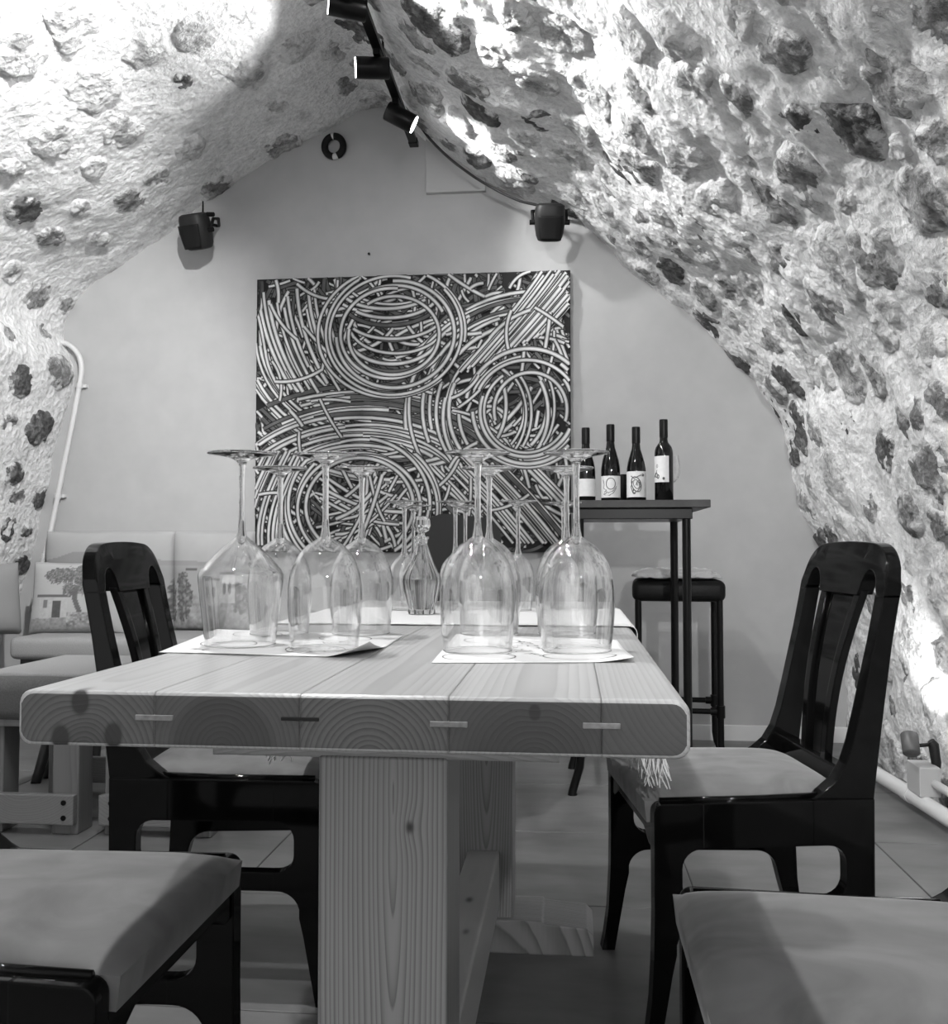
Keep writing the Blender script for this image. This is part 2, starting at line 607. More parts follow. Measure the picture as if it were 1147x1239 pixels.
# ================================================================== SETTING
# ---- vault section traced on the end wall, apex in the middle
SEC_PX_L = [(-30, 890), (-14, 830), (5, 765), (28, 705), (45, 640), (62, 560), (80, 490), (93, 452), (84, 428), (73, 408),
            (78, 388), (92, 366), (110, 346), (140, 325), (180, 300), (220, 270), (260, 236), (300, 206), (350, 177), (400, 156), (440, 134)]
SEC_PX_R = [(463, 126), (490, 143), (520, 178), (560, 207), (600, 228), (640, 243), (690, 260), (715, 277), (745, 305), (780, 337),
            (830, 377), (870, 412), (900, 450), (938, 500), (948, 535), (960, 580), (977, 640), (1000, 705), (1022, 800), (1030, 890)]
sec = [P(a, b, y=BACK_Y) for a, b in SEC_PX_L + SEC_PX_R]
sec = [(p.x, p.z) for p in sec]
sec[0] = (sec[0][0], -0.02)
sec[-1] = (sec[-1][0], -0.02)
SECP = np.array(sec)
seglen = np.hypot(*np.diff(SECP, axis=0).T)
SACC = np.concatenate([[0], np.cumsum(seglen)])
STOT = SACC[-1]
def sec_at(s):
    s = np.clip(s, 0, STOT)
    return np.stack([np.interp(s, SACC, SECP[:, 0]), np.interp(s, SACC, SECP[:, 1])], -1)
def sec_smooth(s):
    w = 0.05
    return sum(sec_at(s + k * w) * c for k, c in ((-1, .25), (0, .5), (1, .25)))
def sec_normal(s):
    d = sec_at(s + 0.06) - sec_at(s - 0.06)
    n = np.stack([d[:, 1], -d[:, 0]], -1)
    return n / np.linalg.norm(n, axis=1, keepdims=True)   # points into the room

S_LEFT = float(np.interp(9, range(len(SACC)), SACC))       # springing, left
S_APEX = float(np.interp(20.5, range(len(SACC)), SACC))
S_RIGHT = float(np.interp(33.5, range(len(SACC)), SACC))   # springing, right

def vault_gain(pos, ss):
    right = np.clip((ss - S_APEX) / 0.8, 0, 1)
    return (0.75 + 0.6 * right) * (0.35 + 0.65 * np.clip(pos[:, 2] / 0.25, 0, 1))
def vault_low(pos, ss):
    return 0.060 * fnoise(pos * 2.1 + 3.1, 2) * vault_gain(pos, ss)
def vault_points(ss, yy):
    """displaced vault surface for arrays of arc length and depth"""
    c = sec_smooth(ss)
    n = sec_normal(ss)
    pos = np.stack([c[:, 0], yy, c[:, 1]], -1)
    d = vault_low(pos, ss) + (0.040 * fnoise(pos * 6.5 + 9.0, 3) + 0.014 * fnoise(pos * 22.0 + 5.0, 3)) * vault_gain(pos, ss)
    return pos + np.stack([n[:, 0] * d, 0 * d, n[:, 1] * d], -1)

DS = 0.0135
ys = np.concatenate([np.arange(-2.6, 1.2, 0.09), np.arange(1.2, 4.62, 0.0145)])
def vault_patch(name, s0, s1):
    ns = max(2, int(round((s1 - s0) / DS)))
    ss = np.linspace(s0, s1, ns + 1)
    SS, YY = np.meshgrid(ss, ys, indexing='ij')
    v = vault_points(SS.ravel(), YY.ravel())
    ny = len(ys)
    i = np.arange(ns)[:, None] * ny + np.arange(ny - 1)[None, :]
    q = np.stack([i, i + 1, i + ny + 1, i + ny], -1).reshape(-1, 4)
    me = bpy.data.meshes.new(name)
    me.vertices.add(len(v))
    me.vertices.foreach_set('co', v.ravel())
    me.loops.add(q.size)
    me.loops.foreach_set('vertex_index', q.ravel())
    me.polygons.add(len(q))
    me.polygons.foreach_set('loop_start', np.arange(0, q.size, 4))
    me.polygons.foreach_set('use_smooth', np.ones(len(q), bool))
    me.update(calc_edges=True)
    me.materials.append(M['plaster'])
    o = bpy.data.objects.new(name, me)
    COL.objects.link(o)
    tag(o, kind='structure')
    return o
wall_left = vault_patch('wall_left', 0.0, S_LEFT)
ceiling = vault_patch('ceiling', S_LEFT, S_RIGHT)
wall_right = vault_patch('wall_right', S_RIGHT, STOT)
tag(wall_left, 'rough white plastered stone wall behind the cushioned bench')
tag(ceiling, 'pointed barrel vault of grey stones set in white plaster')
tag(wall_right, 'rough stone wall lit by the floor spotlight')

# ---- end wall
b_ = MB()
b_.box(-3.1, 1.9, BACK_Y, BACK_Y + 0.1, -0.02, 3.5)
wall_back = tag(b_.build('wall_back', M['wall']), 'smooth grey painted end wall under the vault', kind='structure')

# ---- floor of large tiles with recessed grout
b_ = MB()
b_.box(-3.2, 2.0, -2.7, BACK_Y + 0.1, -0.06, -0.004)
floor = tag(b_.build('floor', M['grout']), 'large grey stoneware floor tiles', kind='structure')
TS = 0.60
b_ = MB()
b_.box(-TS / 2 + .002, TS / 2 - .002, -TS / 2 + .002, TS / 2 - .002, -0.004, 0.0, r=0.0012, seg=1)
tile0 = b_.build('floor_tile', M['tile'], floor)
c0 = P(1058, 1019, z=0)
tx0, ty0 = c0.x, c0.y
first = True
for i in range(-7, 3):
    for j in range(-6, 5):
        x, y = tx0 + (i + .5) * TS, ty0 + (j + .5) * TS
        if x < -3.1 or x > 1.9 or y < -2.4 or y > 4.6:
            continue
        t = tile0 if first else tile0.copy()
        if not first:
            COL.objects.link(t)
        first = False
        t.location = (x, y, 0)

# ---- stones set into the vault
rnd = random.Random(11)
SECSAMP = np.linspace(0, STOT, 900)
SECXZ = sec_smooth(SECSAMP)
def hit_vault(px, py):
    """arc length and depth where a view ray meets the vault"""
    d = ray(px, py)
    best = None
    # angle of the ray in the cross-section plane seen from the camera's axis
    a_ray = math.atan2(d.z, d.x)
    ang = np.arctan2(SECXZ[:, 1] - CAM_Z, SECXZ[:, 0])
    k = int(np.argmin(np.abs((ang - a_ray + math.pi) % (2 * math.pi) - math.pi)))
    rr = math.hypot(SECXZ[k, 0], SECXZ[k, 1] - CAM_Z)
    t = rr / math.hypot(d.x, d.z)
    return SECSAMP[k], d.y * t

# stones read off the photograph: centre and extent in pixels, tone
HAND = [
 # right of the ridge
 (1085, 85, 95, 105, 'a'), (1138, 22, 60, 80, 'a'), (952, 50, 85, 58, 'a'), (1036, 155, 74, 84, 'c'), (974, 147, 44, 58, 'c'),
 (965, 218, 95, 62, 'a'), (1118, 240, 80, 100, 'a'), (1130, 165, 50, 50, 'a'), (1055, 315, 72, 90, 'a'), (1000, 362, 55, 70, 'a'),
 (965, 385, 45, 40, 'c'), (1140, 355, 40, 70, 'a'), (895, 115, 40, 70, 'a'), (845, 95, 60, 80, 'b'), (775, 155, 45, 60, 'a'),
 (820, 45, 80, 60, 'b'), (870, 235, 70, 55, 'b'), (835, 195, 60, 60, 'b'), (905, 290, 60, 60, 'b'), (945, 310, 45, 55, 'a'),
 (800, 255, 50, 40, 'b'), (850, 305, 60, 35, 'b'), (905, 350, 50, 40, 'b'), (810, 330, 50, 42, 'c'), (775, 300, 40, 40, 'a'),
 (735, 255, 45, 50, 'b'), (690, 180, 60, 50, 'b'), (640, 165, 40, 40, 'b'), (720, 110, 60, 60, 'b'), (650, 95, 55, 40, 'b'),
 (530, 28, 95, 62, 'c'), (570, 100, 62, 40, 'a'), (555, 150, 50, 35, 'b'), (578, 195, 48, 28, 'c'), (638, 208, 24, 26, 'c'),
 (600, 60, 50, 40, 'b'), (680, 40, 70, 50, 'b'), (760, 40, 60, 60, 'b'), (620, 20, 60, 30, 'b'),
 (856, 388, 46, 34, 'c'), (892, 434, 40, 38, 'c'), (932, 415, 36, 48, 'a'), (880, 355, 40, 36, 'a'), (940, 472, 30, 40, 'a'),
 (1053, 455, 38, 56, 'a'), (1075, 405, 40, 40, 'b'), (1105, 505, 46, 80, 'a'), (1067, 545, 34, 50, 'c'), (1026, 508, 26, 30, 'c'),
 (990, 520, 26, 60, 'a'), (957, 545, 18, 52, 'c'), (1140, 480, 24, 60, 'a'), (1000, 455, 36, 40, 'b'), (1075, 370, 30, 40, 'b'),
 (1100, 620, 30, 76, 'a'), (1135, 630, 34, 60, 'a'), (1050, 610, 30, 40, 'a'), (985, 590, 26, 46, 'b'), (1020, 640, 30, 46, 'b'),
 (1070, 665, 30, 40, 'b'), (1098, 720, 26, 60, 'a'), (1135, 720, 30, 60, 'b'), (1137, 800, 22, 60, 'a'), (1075, 760, 20, 40, 'b'),
 (1128, 420, 40, 50, 'b'), (1085, 180, 30, 30, 'b'), (1020, 250, 30, 40, 'b'), (1070, 12, 60, 40, 'b'), (1010, 15, 50, 40, 'b'),
 (905, 12, 60, 40, 'b'), (1020, 85, 34, 40, 'b'),
 # left of the ridge
 (30, 256, 46, 44, 'c'), (62, 288, 44, 26, 'a'), (158, 240, 58, 30, 'a'), (46, 358, 42, 34, 'a'), (80, 368, 22, 26, 'a'),
 (222, 97, 40, 18, 'c'), (345, 183, 120, 18, 'a'), (265, 228, 90, 20, 'a'), (45, 516, 50, 40, 'c'), (25, 460, 50, 32, 'c'),
 (14, 575, 30, 34, 'c'), (20, 600, 14, 36, 'a'), (72, 450, 34, 60, 'a'), (12, 640, 26, 34, 'c'), (28, 645, 14, 36, 'a'),
 (24, 685, 30, 22, 'c'), (4, 690, 16, 24, 'a'), (48, 600, 18, 44, 'c'), (85, 30, 100, 60, 'b'), (25, 60, 70, 80, 'b'), (110, 110, 80, 60, 'b'),
 (180, 60, 60, 50, 'b'), (60, 170, 80, 40, 'b'), (150, 160, 70, 40, 'b'), (240, 40, 60, 60, 'b'), (300, 90, 60, 40, 'b'),
 (190, 215, 50, 26, 'b'), (230, 180, 50, 30, 'b'), (15, 330, 30, 30, 'b'), (8, 400, 26, 30, 'a'), (55, 400, 26, 18, 'a'),
 (15, 205, 40, 30, 'b'), (115, 205, 50, 24, 'b'), (300, 20, 50, 40, 'b'), (360, 60, 50, 40, 'b'), (330, 130, 50, 24, 'b'),
 (408, 60, 40, 40, 'b'), (420, 105, 40, 24, 'a'), (100, 255, 40, 24, 'b'), (120, 290, 40, 20, 'b'), (8, 510, 20, 30, 'a'),
]
YS = 1.22      # stones are a little longer along the vault
seeds = []     # s, y, radius limit, tone, height of the face over the plaster
for (px, py, w, h, key) in HAND:
    s, y = hit_vault(px, py)
    y = min(y, 4.46)
    lim = math.sqrt(w * h) / 2 / F_PX * y * (1.45 if s > S_APEX else 1.25)
    if s > S_APEX:
        lim = max(lim, .045)
    if any(math.hypot(s - q[0], (y - q[1]) / YS) < .055 for q in seeds):
        continue
    seeds.append((s, y, lim, 'stone_' + key, .003 if s > S_APEX else .001))
tries = 0
while tries < 9000 and len(seeds) < 520:
    tries += 1
    s = rnd.uniform(0.05, STOT - 0.05)
    y = rnd.uniform(1.15, 4.47)
    right = s > S_APEX - .05
    gap = .165 if right else .30
    if any(math.hypot(s - q[0], (y - q[1]) / YS) < max(gap, q[2] * .8 + .05) for q in seeds):
        continue
    if right:
        seeds.append((s, y, rnd.uniform(.07, .16), rnd.choice(['stone_a', 'stone_a', 'stone_b', 'stone_b', 'stone_c']), rnd.uniform(-.008, .004)))
    else:
        seeds.append((s, y, rnd.uniform(.03, .08), rnd.choice(['stone_b', 'stone_b', 'stone_a']), rnd.uniform(-.012, .004)))
SA = np.array([[q[0], q[1] / YS] for q in seeds])
NSEG = 36
RINGS = [.16, .34, .52, .68, .81, .91, 1.0]
DIRS = np.array([[math.cos(k * 2 * math.pi / NSEG), math.sin(k * 2 * math.pi / NSEG)] for k in range(NSEG)])
for k, (s, y, lim, key, off) in enumerate(seeds):
    dlt = SA - SA[k]
    dist = np.hypot(dlt[:, 0], dlt[:, 1])
    nb = np.where((dist < .6) & (dist > 1e-6))[0]
    rad = np.full(NSEG, lim)
    mortar = rnd.uniform(.004, .016)
    for q in nb:
        u = dlt[q] / dist[q]
        cs = DIRS @ u
        # bigger stones take a bigger share of the gap
        share = lim / (lim + seeds[q][2])
        share = min(.68, max(.34, share))
        with np.errstate(divide='ignore'):
            lim_q = np.where(cs > .05, (dist[q] * share - mortar) / np.maximum(cs, .05), 9)
        rad = np.minimum(rad, lim_q)
    rad = np.maximum(rad, .014)
    for _ in range(2):
        rad = (np.roll(rad, 1) + rad * 2 + np.roll(rad, -1)) / 4
    rad = rad * (1 + .34 * fnoise(np.stack([DIRS[:, 0] * 1.6 + k * 3.1, DIRS[:, 1] * 1.6 + k * 1.7, np.full(NSEG, k * .37)], -1), 3))
    rad = rad * (1 + .30 * fnoise(np.stack([DIRS[:, 0] * 4.5 + k * 1.3, DIRS[:, 1] * 4.5 + k * 2.7, np.full(NSEG, k * .77)], -1), 2))
    rm = float(rad.mean())
    ss = [np.array([s])]
    yy = [np.array([y])]
    ff = [np.array([0.0])]
    for f in RINGS:
        ss.append(s + DIRS[:, 0] * rad * f)
        yy.append(y + DIRS[:, 1] * rad * f * YS)
        ff.append(np.full(NSEG, f))
    ss, yy, ff = np.concatenate(ss), np.minimum(np.concatenate(yy), 4.497), np.concatenate(ff)
    c = sec_smooth(ss)
    n = sec_normal(ss)
    pos = np.stack([c[:, 0], yy, c[:, 1]], -1)
    h = vault_low(pos, ss)
    tiltx, tilty = rnd.uniform(-.12, .12), rnd.uniform(-.12, .12)
    dome = min(.012, rm * .12)
    h = h + off + dome * (1 - ff ** 2.6) - .022 * np.clip((ff - .80) / .20, 0, 1)
    h = h + ((ss - s) * tiltx + (yy - y) * tilty) * (1 - ff)
    h = h + (.034 * fnoise(pos * 11 + k, 3) + .024 * fnoise(pos * 34 + 2, 3)) * np.where(ff > .95, .3, 1)
    pos = pos + np.stack([n[:, 0] * h, 0 * h, n[:, 1] * h], -1)
    fs = [(0, 1 + q, 1 + (q + 1) % NSEG) for q in range(NSEG)]
    for r_ in range(len(RINGS) - 1):
        for q in range(NSEG):
            a, b2 = 1 + r_ * NSEG + q, 1 + r_ * NSEG + (q + 1) % NSEG
            fs.append((a, a + NSEG, b2 + NSEG, b2))
    ctr = pos[0].copy()
    me = bpy.data.meshes.new('stone')
    me.from_pydata((pos - ctr).tolist(), [], fs)
    me.polygons.foreach_set('use_smooth', [True] * len(me.polygons))
    ca = me.color_attributes.new('smear', 'FLOAT_COLOR', 'POINT')   # how far out on the face: plaster was wiped over the edges
    ca.data.foreach_set('color', np.stack([ff, ff, ff, np.ones_like(ff)], -1).ravel())
    me.materials.append(M[key])
    me.update()
    o = bpy.data.objects.new('stone', me)
    COL.objects.link(o)
    o.parent = wall_left if s < S_LEFT else (wall_right if s > S_RIGHT else ceiling)
    o.location = ctr

# ---- plaster access panel high on the end wall
a, c = P(516, 236, y=BACK_Y), P(588, 120, y=BACK_Y)
b_ = MB()
b_.box(a.x, c.x, BACK_Y - 0.03, BACK_Y + 0.02, a.z, c.z, r=0.004)
tag(b_.build('trim_1', M['panel']), 'flat plaster box-out high on the end wall', kind='structure')
# ---- baseboard of the end wall
a = P(870, 894, y=BACK_Y - .02)
b_ = MB()
b_.box(-2.7, 1.32, BACK_Y - 0.016, BACK_Y + .01, -0.003, 0.07, r=0.003)
tag(b_.build('baseboard_back', M['conduit']), 'low pale skirting along the end wall', kind='structure')

# ================================================================== DINING TABLE
TX0 = P(23, 836, z=TABLE_Z).x
FR_L, FR_R = P(23, 834, z=TABLE_Z), P(836, 848, z=TABLE_Z)
TY0 = 0.5 * (FR_L.y + FR_R.y)
TXL, TXR = FR_L.x, FR_R.x
TXC = 0.5 * (TXL + TXR)
TY1 = 2.42
SLAB = 0.054
table = thing('dining_table', (TXC, TY0, 0), 0, 'thick pine plank dining table with trestle pedestals and butterfly splines, set with glasses', 'table')
def tl(p):   # world to table-local
    return Vector((p.x - TXC, p.y - TY0, p.z))
joint_px = [187, 363, 543, 728]
joints = [P(q, 872, y=TY0).x - TXC for q in joint_px]
xs = [TXL - TXC] + joints + [TXR - TXC]
LEN = TY1 - TY0
zc = TABLE_Z - SLAB / 2
ring_px = [(100, 912), (268, 905), (447, 922), (648, 925), (905, 800)]
knots_px = [[(97, 849, .0085), (73, 893, .0085), (137, 890, .0085)], [], [], [(647, 862, .005)], []]
hearts = [(.030, .048, .72), (.046, .056, .55), None, (.045, .080, .62), (.03, .06, .65)]
endtone = [(.026, .085), (.036, .066), (.018, .095), (.036, .058), (.036, .058)]
ringden = [215, 190, 190, 190, 170]
for k in range(5):
    x0, x1 = xs[k] + 0.0002, xs[k + 1] - 0.0002
    rc = P(ring_px[k][0], ring_px[k][1], y=TY0)
    kn = []
    for (qx, qy, qr) in knots_px[k]:
        w = P(qx, qy, y=TY0)
        kn.append((w.x - TXC, 0.0, w.z, qr, (1.0, 0.30, 0.72)))
    side = wood_mat('plank_wood_%d' % k, rc.x - TXC, rc.z, rings=ringden[k], dark=0.27, light=0.40, warp=0.012,
                    knots=kn, contrast=(.1, 1.0), heart=None)
    # end grain soaks up more finish; its colour also holds the end face's shade
    end = wood_mat('plank_end_%d' % k, rc.x - TXC, rc.z, rings=ringden[k], dark=endtone[k][0], light=endtone[k][1], warp=0.006,
                   knots=kn, contrast=(.15, .95), heart=hearts[k], rough=0.6)
    # rounded profile in (x, z), extruded along y
    zt, zb = TABLE_Z, TABLE_Z - SLAB
    r1 = 0.004
    poly = []
    def corner(cx, cz, r, a0):
        return arc(cx, cz, r, a0, a0 + 90, 5)
    rl = 0.013 if k == 0 else 0.0005
    rr_ = 0.013 if k == 4 else 0.0005
    poly += corner(x0 + rl, zb + rl, rl, 180)
    poly += corner(x1 - rr_, zb + rr_, rr_, 270)
    poly += corner(x1 - rr_, zt - rr_, rr_, 0)
    poly += corner(x0 + rl, zt - rl, rl, 90)
    b_ = MB()
    n = len(poly)
    cxm, czm = (x0 + x1) / 2, (zt + zb) / 2
    layers = [(0.0, 0.0035), (0.0010, 0.0012), (0.0035, 0.0), (LEN - 0.0035, 0.0), (LEN - .001, .0012), (LEN, 0.0035)]
    for (yy, ins) in layers:
        for (a, c) in poly:
            vz = c - (ins if c > czm else -ins) if abs(c - czm) > SLAB * .3 else c
            vx = a
            if k == 0 and a < x0 + rl * 1.01: vx = a + ins
            if k == 4 and a > x1 - rr_ * 1.01: vx = a - ins
            b_.v.append((vx, yy, vz))
    for i in range(len(layers) - 1):
        for j in range(n):
            j2 = (j + 1) % n
            b_.f.append((i * n + j, (i + 1) * n + j, (i + 1) * n + j2, i * n + j2))
            b_.mi.append(0)
    b_.f.append(tuple(range(n)))
    b_.mi.append(1)
    b_.f.append(tuple((len(layers) - 1) * n + j for j in range(n - 1, -1, -1)))
    b_.mi.append(1)
    b_.build('plank', [side, end], table, fix=True)
spl_m = plain('spline_wood', 0.17, 0.5, var=0.06, scale=120)
slot_m = plain('spline_slot', 0.01, 0.9)
for k, (q, yq) in enumerate(zip(joint_px, [868, 869.5, 876, 878])):
    a, c = P(q - 23, yq, y=TY0), P(q + 23, yq, y=TY0)
    b_ = MB()
    z_ = a.z
    dark = (k == 1)
    hw = 0.0028 if not dark else 0.0018
    b_.box(a.x - TXC, c.x - TXC, -0.0012, 0.03, z_ - hw, z_ + hw, r=0.0006, seg=1)
    b_.build('spline', slot_m if dark else spl_m, table)
# shaped crossbeams under the top
ped_wood = wood_mat('pedestal_wood', 0.012, -.0575 + .031, rings=190, dark=0.10, light=0.25, axis='Z', warp=0.012, tilt=0.05,
                    knots=[(0.030, 0.0, 0.60, .0065, (1.0, .1, .7)), ], contrast=(0.15, 0.8))
beam_wood = wood_mat('beam_wood', 0.0, -0.3, rings=150, dark=0.17, light=0.30, axis='Y', warp=0.03, contrast=(.1, 1.))
PY0 = 1.0
PX0, PX1 = P(385, 1000, y=PY0).x - TXC, P(541, 1000, y=PY0).x - TXC
PD = 0.115
BZ1 = TABLE_Z - SLAB
BZ0 = BZ1 - 0.034
pcx = (PX0 + PX1) / 2
def crossbeam(yc):
    h = 0.285
    poly = [(-h, BZ1), (-h + .012, BZ1 - .008), (-h + .06, BZ1 - .020), (-.19, BZ1 - .024), (-.19, BZ0), (.19, BZ0), (.19, BZ1 - .022), (h - .05, BZ1 - .022), (h - .012, BZ1 - .012), (h, BZ1)]
    b_ = MB()
    b_.prism([(a + pcx, c) for a, c in poly], lambda a, c, t: (a, t, c), yc - 0.055, yc + 0.055)
    return b_.build('crossbeam', beam_wood, table, fix=True)
PY1 = 2.12
for yc in (PY0 - TY0 + PD / 2, PY1 - TY0 + PD / 2):
    crossbeam(yc)
    b_ = MB()
    b_.box(PX0 - pcx, PX1 - pcx, -PD / 2, PD / 2, 0.065, BZ0 + .002, r=0.003, seg=2)
    o = b_.build('pedestal', ped_wood, table)
    o.location = (pcx, yc, 0)
    fpoly = [(-.25, 0), (.25, 0), (.25, .045), (.235, .06), (.14, .067), (.135, .072), (-.135, .072), (-.14, .067), (-.235, .06), (-.25, .045)]
    b_ = MB()
    b_.prism([(a + pcx, c) for a, c in fpoly], lambda a, c, t: (a, t, c), yc - 0.075, yc + 0.075)
    b_.build('pedestal_foot', ped_wood, table, fix=True)
b_ = MB()
sx0, sx1 = P(566, 1033, y=PY1).x - TXC, P(604, 1031, y=PY1).x - TXC
b_.box(sx0, sx1, PY0 - TY0 + PD - .01, PY1 - TY0 + .01, 0.095, 0.218, r=0.004)
b_.build('stretcher', wood_mat('stretcher_wood', (sx0 + sx1) / 2, 0.5, rings=150, dark=.29, light=.39, axis='Y', contrast=(.1, 1.),
         knots=[((sx0 + sx1) / 2, .95, .2, .010, (1, .5, .5)), ((sx0 + sx1) / 2 + .01, 0.8, .2, .009, (1, .5, .5))]), table)

# ================================================================== CHAIRS
def make_chair(label):
    t = thing('dining_chair', (0, 0, 0), 0, label, 'chair', 'black lacquered dining chairs around the pine table')
    LQ = M['lacquer']
    fl = ([(.11, .437)] + [(.180, .437)] + arc(.183, .420, .017, 90, 0, 5) + [(.200, .25), (.2015, .17), (.206, .09), (.214, .03), (.220, 0), (.193, 0),
          (.186, .04), (.177, .09), (.169, .135), (.161, .17)] + arc(.118, .178, .044, 0, 90, 7)[1:] + [(.11, .222), (.11, .258)]
          + arc(.116, .292, .034, -90, 0, 6) + arc(.116, .322, .034, 0, 90, 6) + [(.11, .356)])
    rl = ([(-.09, .437), (-.205, .437), (-.203, .25), (-.206, .16), (-.216, .08), (-.236, 0), (-.207, 0), (-.192, .06), (-.180, .11), (-.170, .15), (-.164, .175)]
          + arc(-.118, .178, .044, 180, 90, 7)[1:] + [(-.09, .222), (-.09, .258)] + arc(-.118, .292, .034, -90, -180, 6) + arc(-.118, .322, .034, 180, 90, 6) + [(-.09, .356)])
    TH = 0.030
    def yout(x):   # half width of the frame at depth x (wider at the front)
        return 0.197 + (x + .2) / .4 * 0.022
    def xmid(z):
        u = max(0, z - .437)
        return -0.178 - 0.075 * u / .47 - 0.04 * u ** 1.6
    for sgn in (-1, 1):
        def fn(a, c, q, sgn=sgn):
            return (a, sgn * (yout(a) - q), c)
        for poly in (fl, rl):
            b_ = MB()
            b_.prism(poly, fn, 0, TH)
            b_.build('leg', LQ, t, fix=True)
        b_ = MB()
        b_.prism([(-.095, .356), (.115, .356), (.115, .437), (-.095, .437)], fn, 0.0003, TH - .0003)
        b_.build('side_rail', LQ, t, fix=True)
        b_ = MB()
        b_.prism([(-.095, .222), (.115, .222), (.115, .258), (-.095, .258)], fn, 0.0003, TH - .0003)
        b_.build('side_stretcher', LQ, t, fix=True)
        # raised lip along the rail
        b_ = MB()
        b_.tube([(-.12, sgn * (yout(-.12) - .024), .441), (0, sgn * (yout(0) - .024), .438), (.185, sgn * (yout(.185) - .024), .438)], .006, 6)
        b_.build('rail_lip', LQ, t, smooth=True)
        # back post, curved and raked
        zz = [.42, .435, .45, .47, .50, .54, .60, .66, .72, .78, .81]
        def xf(z):   # front face of the post
            u = (z - .437)
            return xmid(z) + .028 - .013 * min(1, max(0, u) / .3) + 0.060 * math.exp(-max(0, u) / .028)
        def xb(z):
            u = max(0, z - .437)
            return xmid(z) - .028 + .013 * min(1, u / .3)
        b_ = MB()
        n = len(zz)
        for z in zz:
            y0, y1 = sgn * 0.192, sgn * 0.158
            b_.v += [(xf(z), y0, z), (xb(z), y0, z), (xb(z), y1, z), (xf(z), y1, z)]
        for i in range(n - 1):
            for k in range(4):
                k2 = (k + 1) % 4
                b_.f.append((i * 4 + k, i * 4 + k2, i * 4 + 4 + k2, i * 4 + 4 + k))
        b_.f += [(0, 1, 2, 3), tuple((n - 1) * 4 + k for k in (3, 2, 1, 0))]
        b_.mi = [0] * len(b_.f)
        b_.build('back_post', LQ, t, fix=True)
    # crest rail with the slot tops cut into it
    b_ = MB()
    nn = 44
    def zhi(y):
        a = abs(y)
        base = .912 - .012 * (a / .19) ** 2
        if a > .105:
            return .825 + (base - .825) * math.sqrt(max(0, 1 - ((a - .105) / .0875) ** 2.3))
        return base
    def zlo(y):
        a = abs(y)
        if .090 < a < .158:
            return .806 + .05 * math.sqrt(max(0, 1 - (abs(a - .124) / .034) ** 2))
        return .806
    cols = [-.192 + .384 * i / nn for i in range(nn + 1)]
    for y in cols:
        zl, zh = zlo(y), max(zhi(y), zlo(y) + .004)
        for q in range(4):
            z = zl + (zh - zl) * q / 3
            th = .0152 - .003 * (q == 3)
            b_.v += [(xmid(z) + th, y, z), (xmid(z) - th, y, z)]
    for i in range(nn):
        o = i * 8
        for q in range(3):
            b_.f.append((o + q * 2, o + q * 2 + 2, o + 8 + q * 2 + 2, o + 8 + q * 2))
            b_.f.append((o + q * 2 + 1, o + 8 + q * 2 + 1, o + 8 + q * 2 + 3, o + q * 2 + 3))
        b_.f.append((o, o + 8, o + 9, o + 1))
        b_.f.append((o + 6, o + 7, o + 15, o + 14))
    for o in (0, nn * 8):
        for q in range(3):
            b_.f.append((o + q * 2, o + q * 2 + 1, o + q * 2 + 3, o + q * 2 + 2))
    b_.mi = [0] * len(b_.f)
    b_.build('crest_rail', LQ, t, fix=True)
    def strip(name, yl, yr, z0, z1, xo, th, n=12):
        b_ = MB()
        for i in range(n + 1):
            z = z0 + (z1 - z0) * i / n
            u = i / n
            x = xmid(z) + xo + 0.012 * math.sin(u * math.pi)
            b_.v += [(x + th, yl(u), z), (x - th, yl(u), z), (x - th, yr(u), z), (x + th, yr(u), z)]
        for i in range(n):
            for k in range(4):
                k2 = (k + 1) % 4
                b_.f.append((i * 4 + k, i * 4 + k2, i * 4 + 4 + k2, i * 4 + 4 + k))
        b_.f += [(0, 1, 2, 3), tuple(n * 4 + k for k in (3, 2, 1, 0))]
        b_.mi = [0] * len(b_.f)
        return b_.build(name, LQ, t, fix=True)
    for sgn in (-1, 1):
        strip('back_slat', lambda u: sgn * (.058 + .032 * u ** 1.5), lambda u: sgn * (.036 + .028 * u ** 1.5), .465, .815, .002, .0075)
    strip('back_splat', lambda u: -.040 - .010 * u, lambda u: .040 + .010 * u, .465, .815, -.004, .005)
    # low back rail
    b_ = MB()
    b_.box(-.205, -.172, -.165, .165, .440, .478, r=.004)
    b_.build('back_rail', LQ, t)
    # front apron with arched underside
    ap = [(-.195, .352), (-.195, .425), (.195, .425), (.195, .352)] + [(.16, .352), (.12, .372), (-.12, .372), (-.16, .352)]
    b_ = MB()
    b_.prism(ap, lambda a, c, q: (q, a, c), .172, .197)
    b_.build('front_apron', LQ, t, fix=True)
    b_ = MB()
    b_.prism([(-.18, .36), (.18, .36), (.18, .43), (-.18, .43)], lambda a, c, q: (q, a, c), -.195, -.172)
    b_.build('rear_apron', LQ, t, fix=True)
    # upholstered seat
    b_ = MB()
    def seat(u, v):
        # u along x (rear to front), v across
        xx = -.172 + .383 * u
        hw = yout(xx) - .031
        yy = (v - .5) * 2
        e = max(abs(yy), 0)
        crown = (1 - e ** 4) * (1 - (2 * u - 1) ** 6)
        ef = max(0, (u - .9) / .1)
        z = .436 + .030 * crown ** .6 - 0.0 * ef
        return (xx, yy * hw, z)
    nu, nv = 26, 26
    top = [seat(i / nu, j / nv) for j in range(nv + 1) for i in range(nu + 1)]
    b_.grid(lambda u, v: seat(u, v), nu, nv)
    # skirt down to the frame
    per = [j * (nu + 1) for j in range(nv)] + [nv * (nu + 1) + i for i in range(nu)] + [(nv - j) * (nu + 1) + nu for j in range(nv)] + [nu - i for i in range(nu)]
    o = len(b_.v)
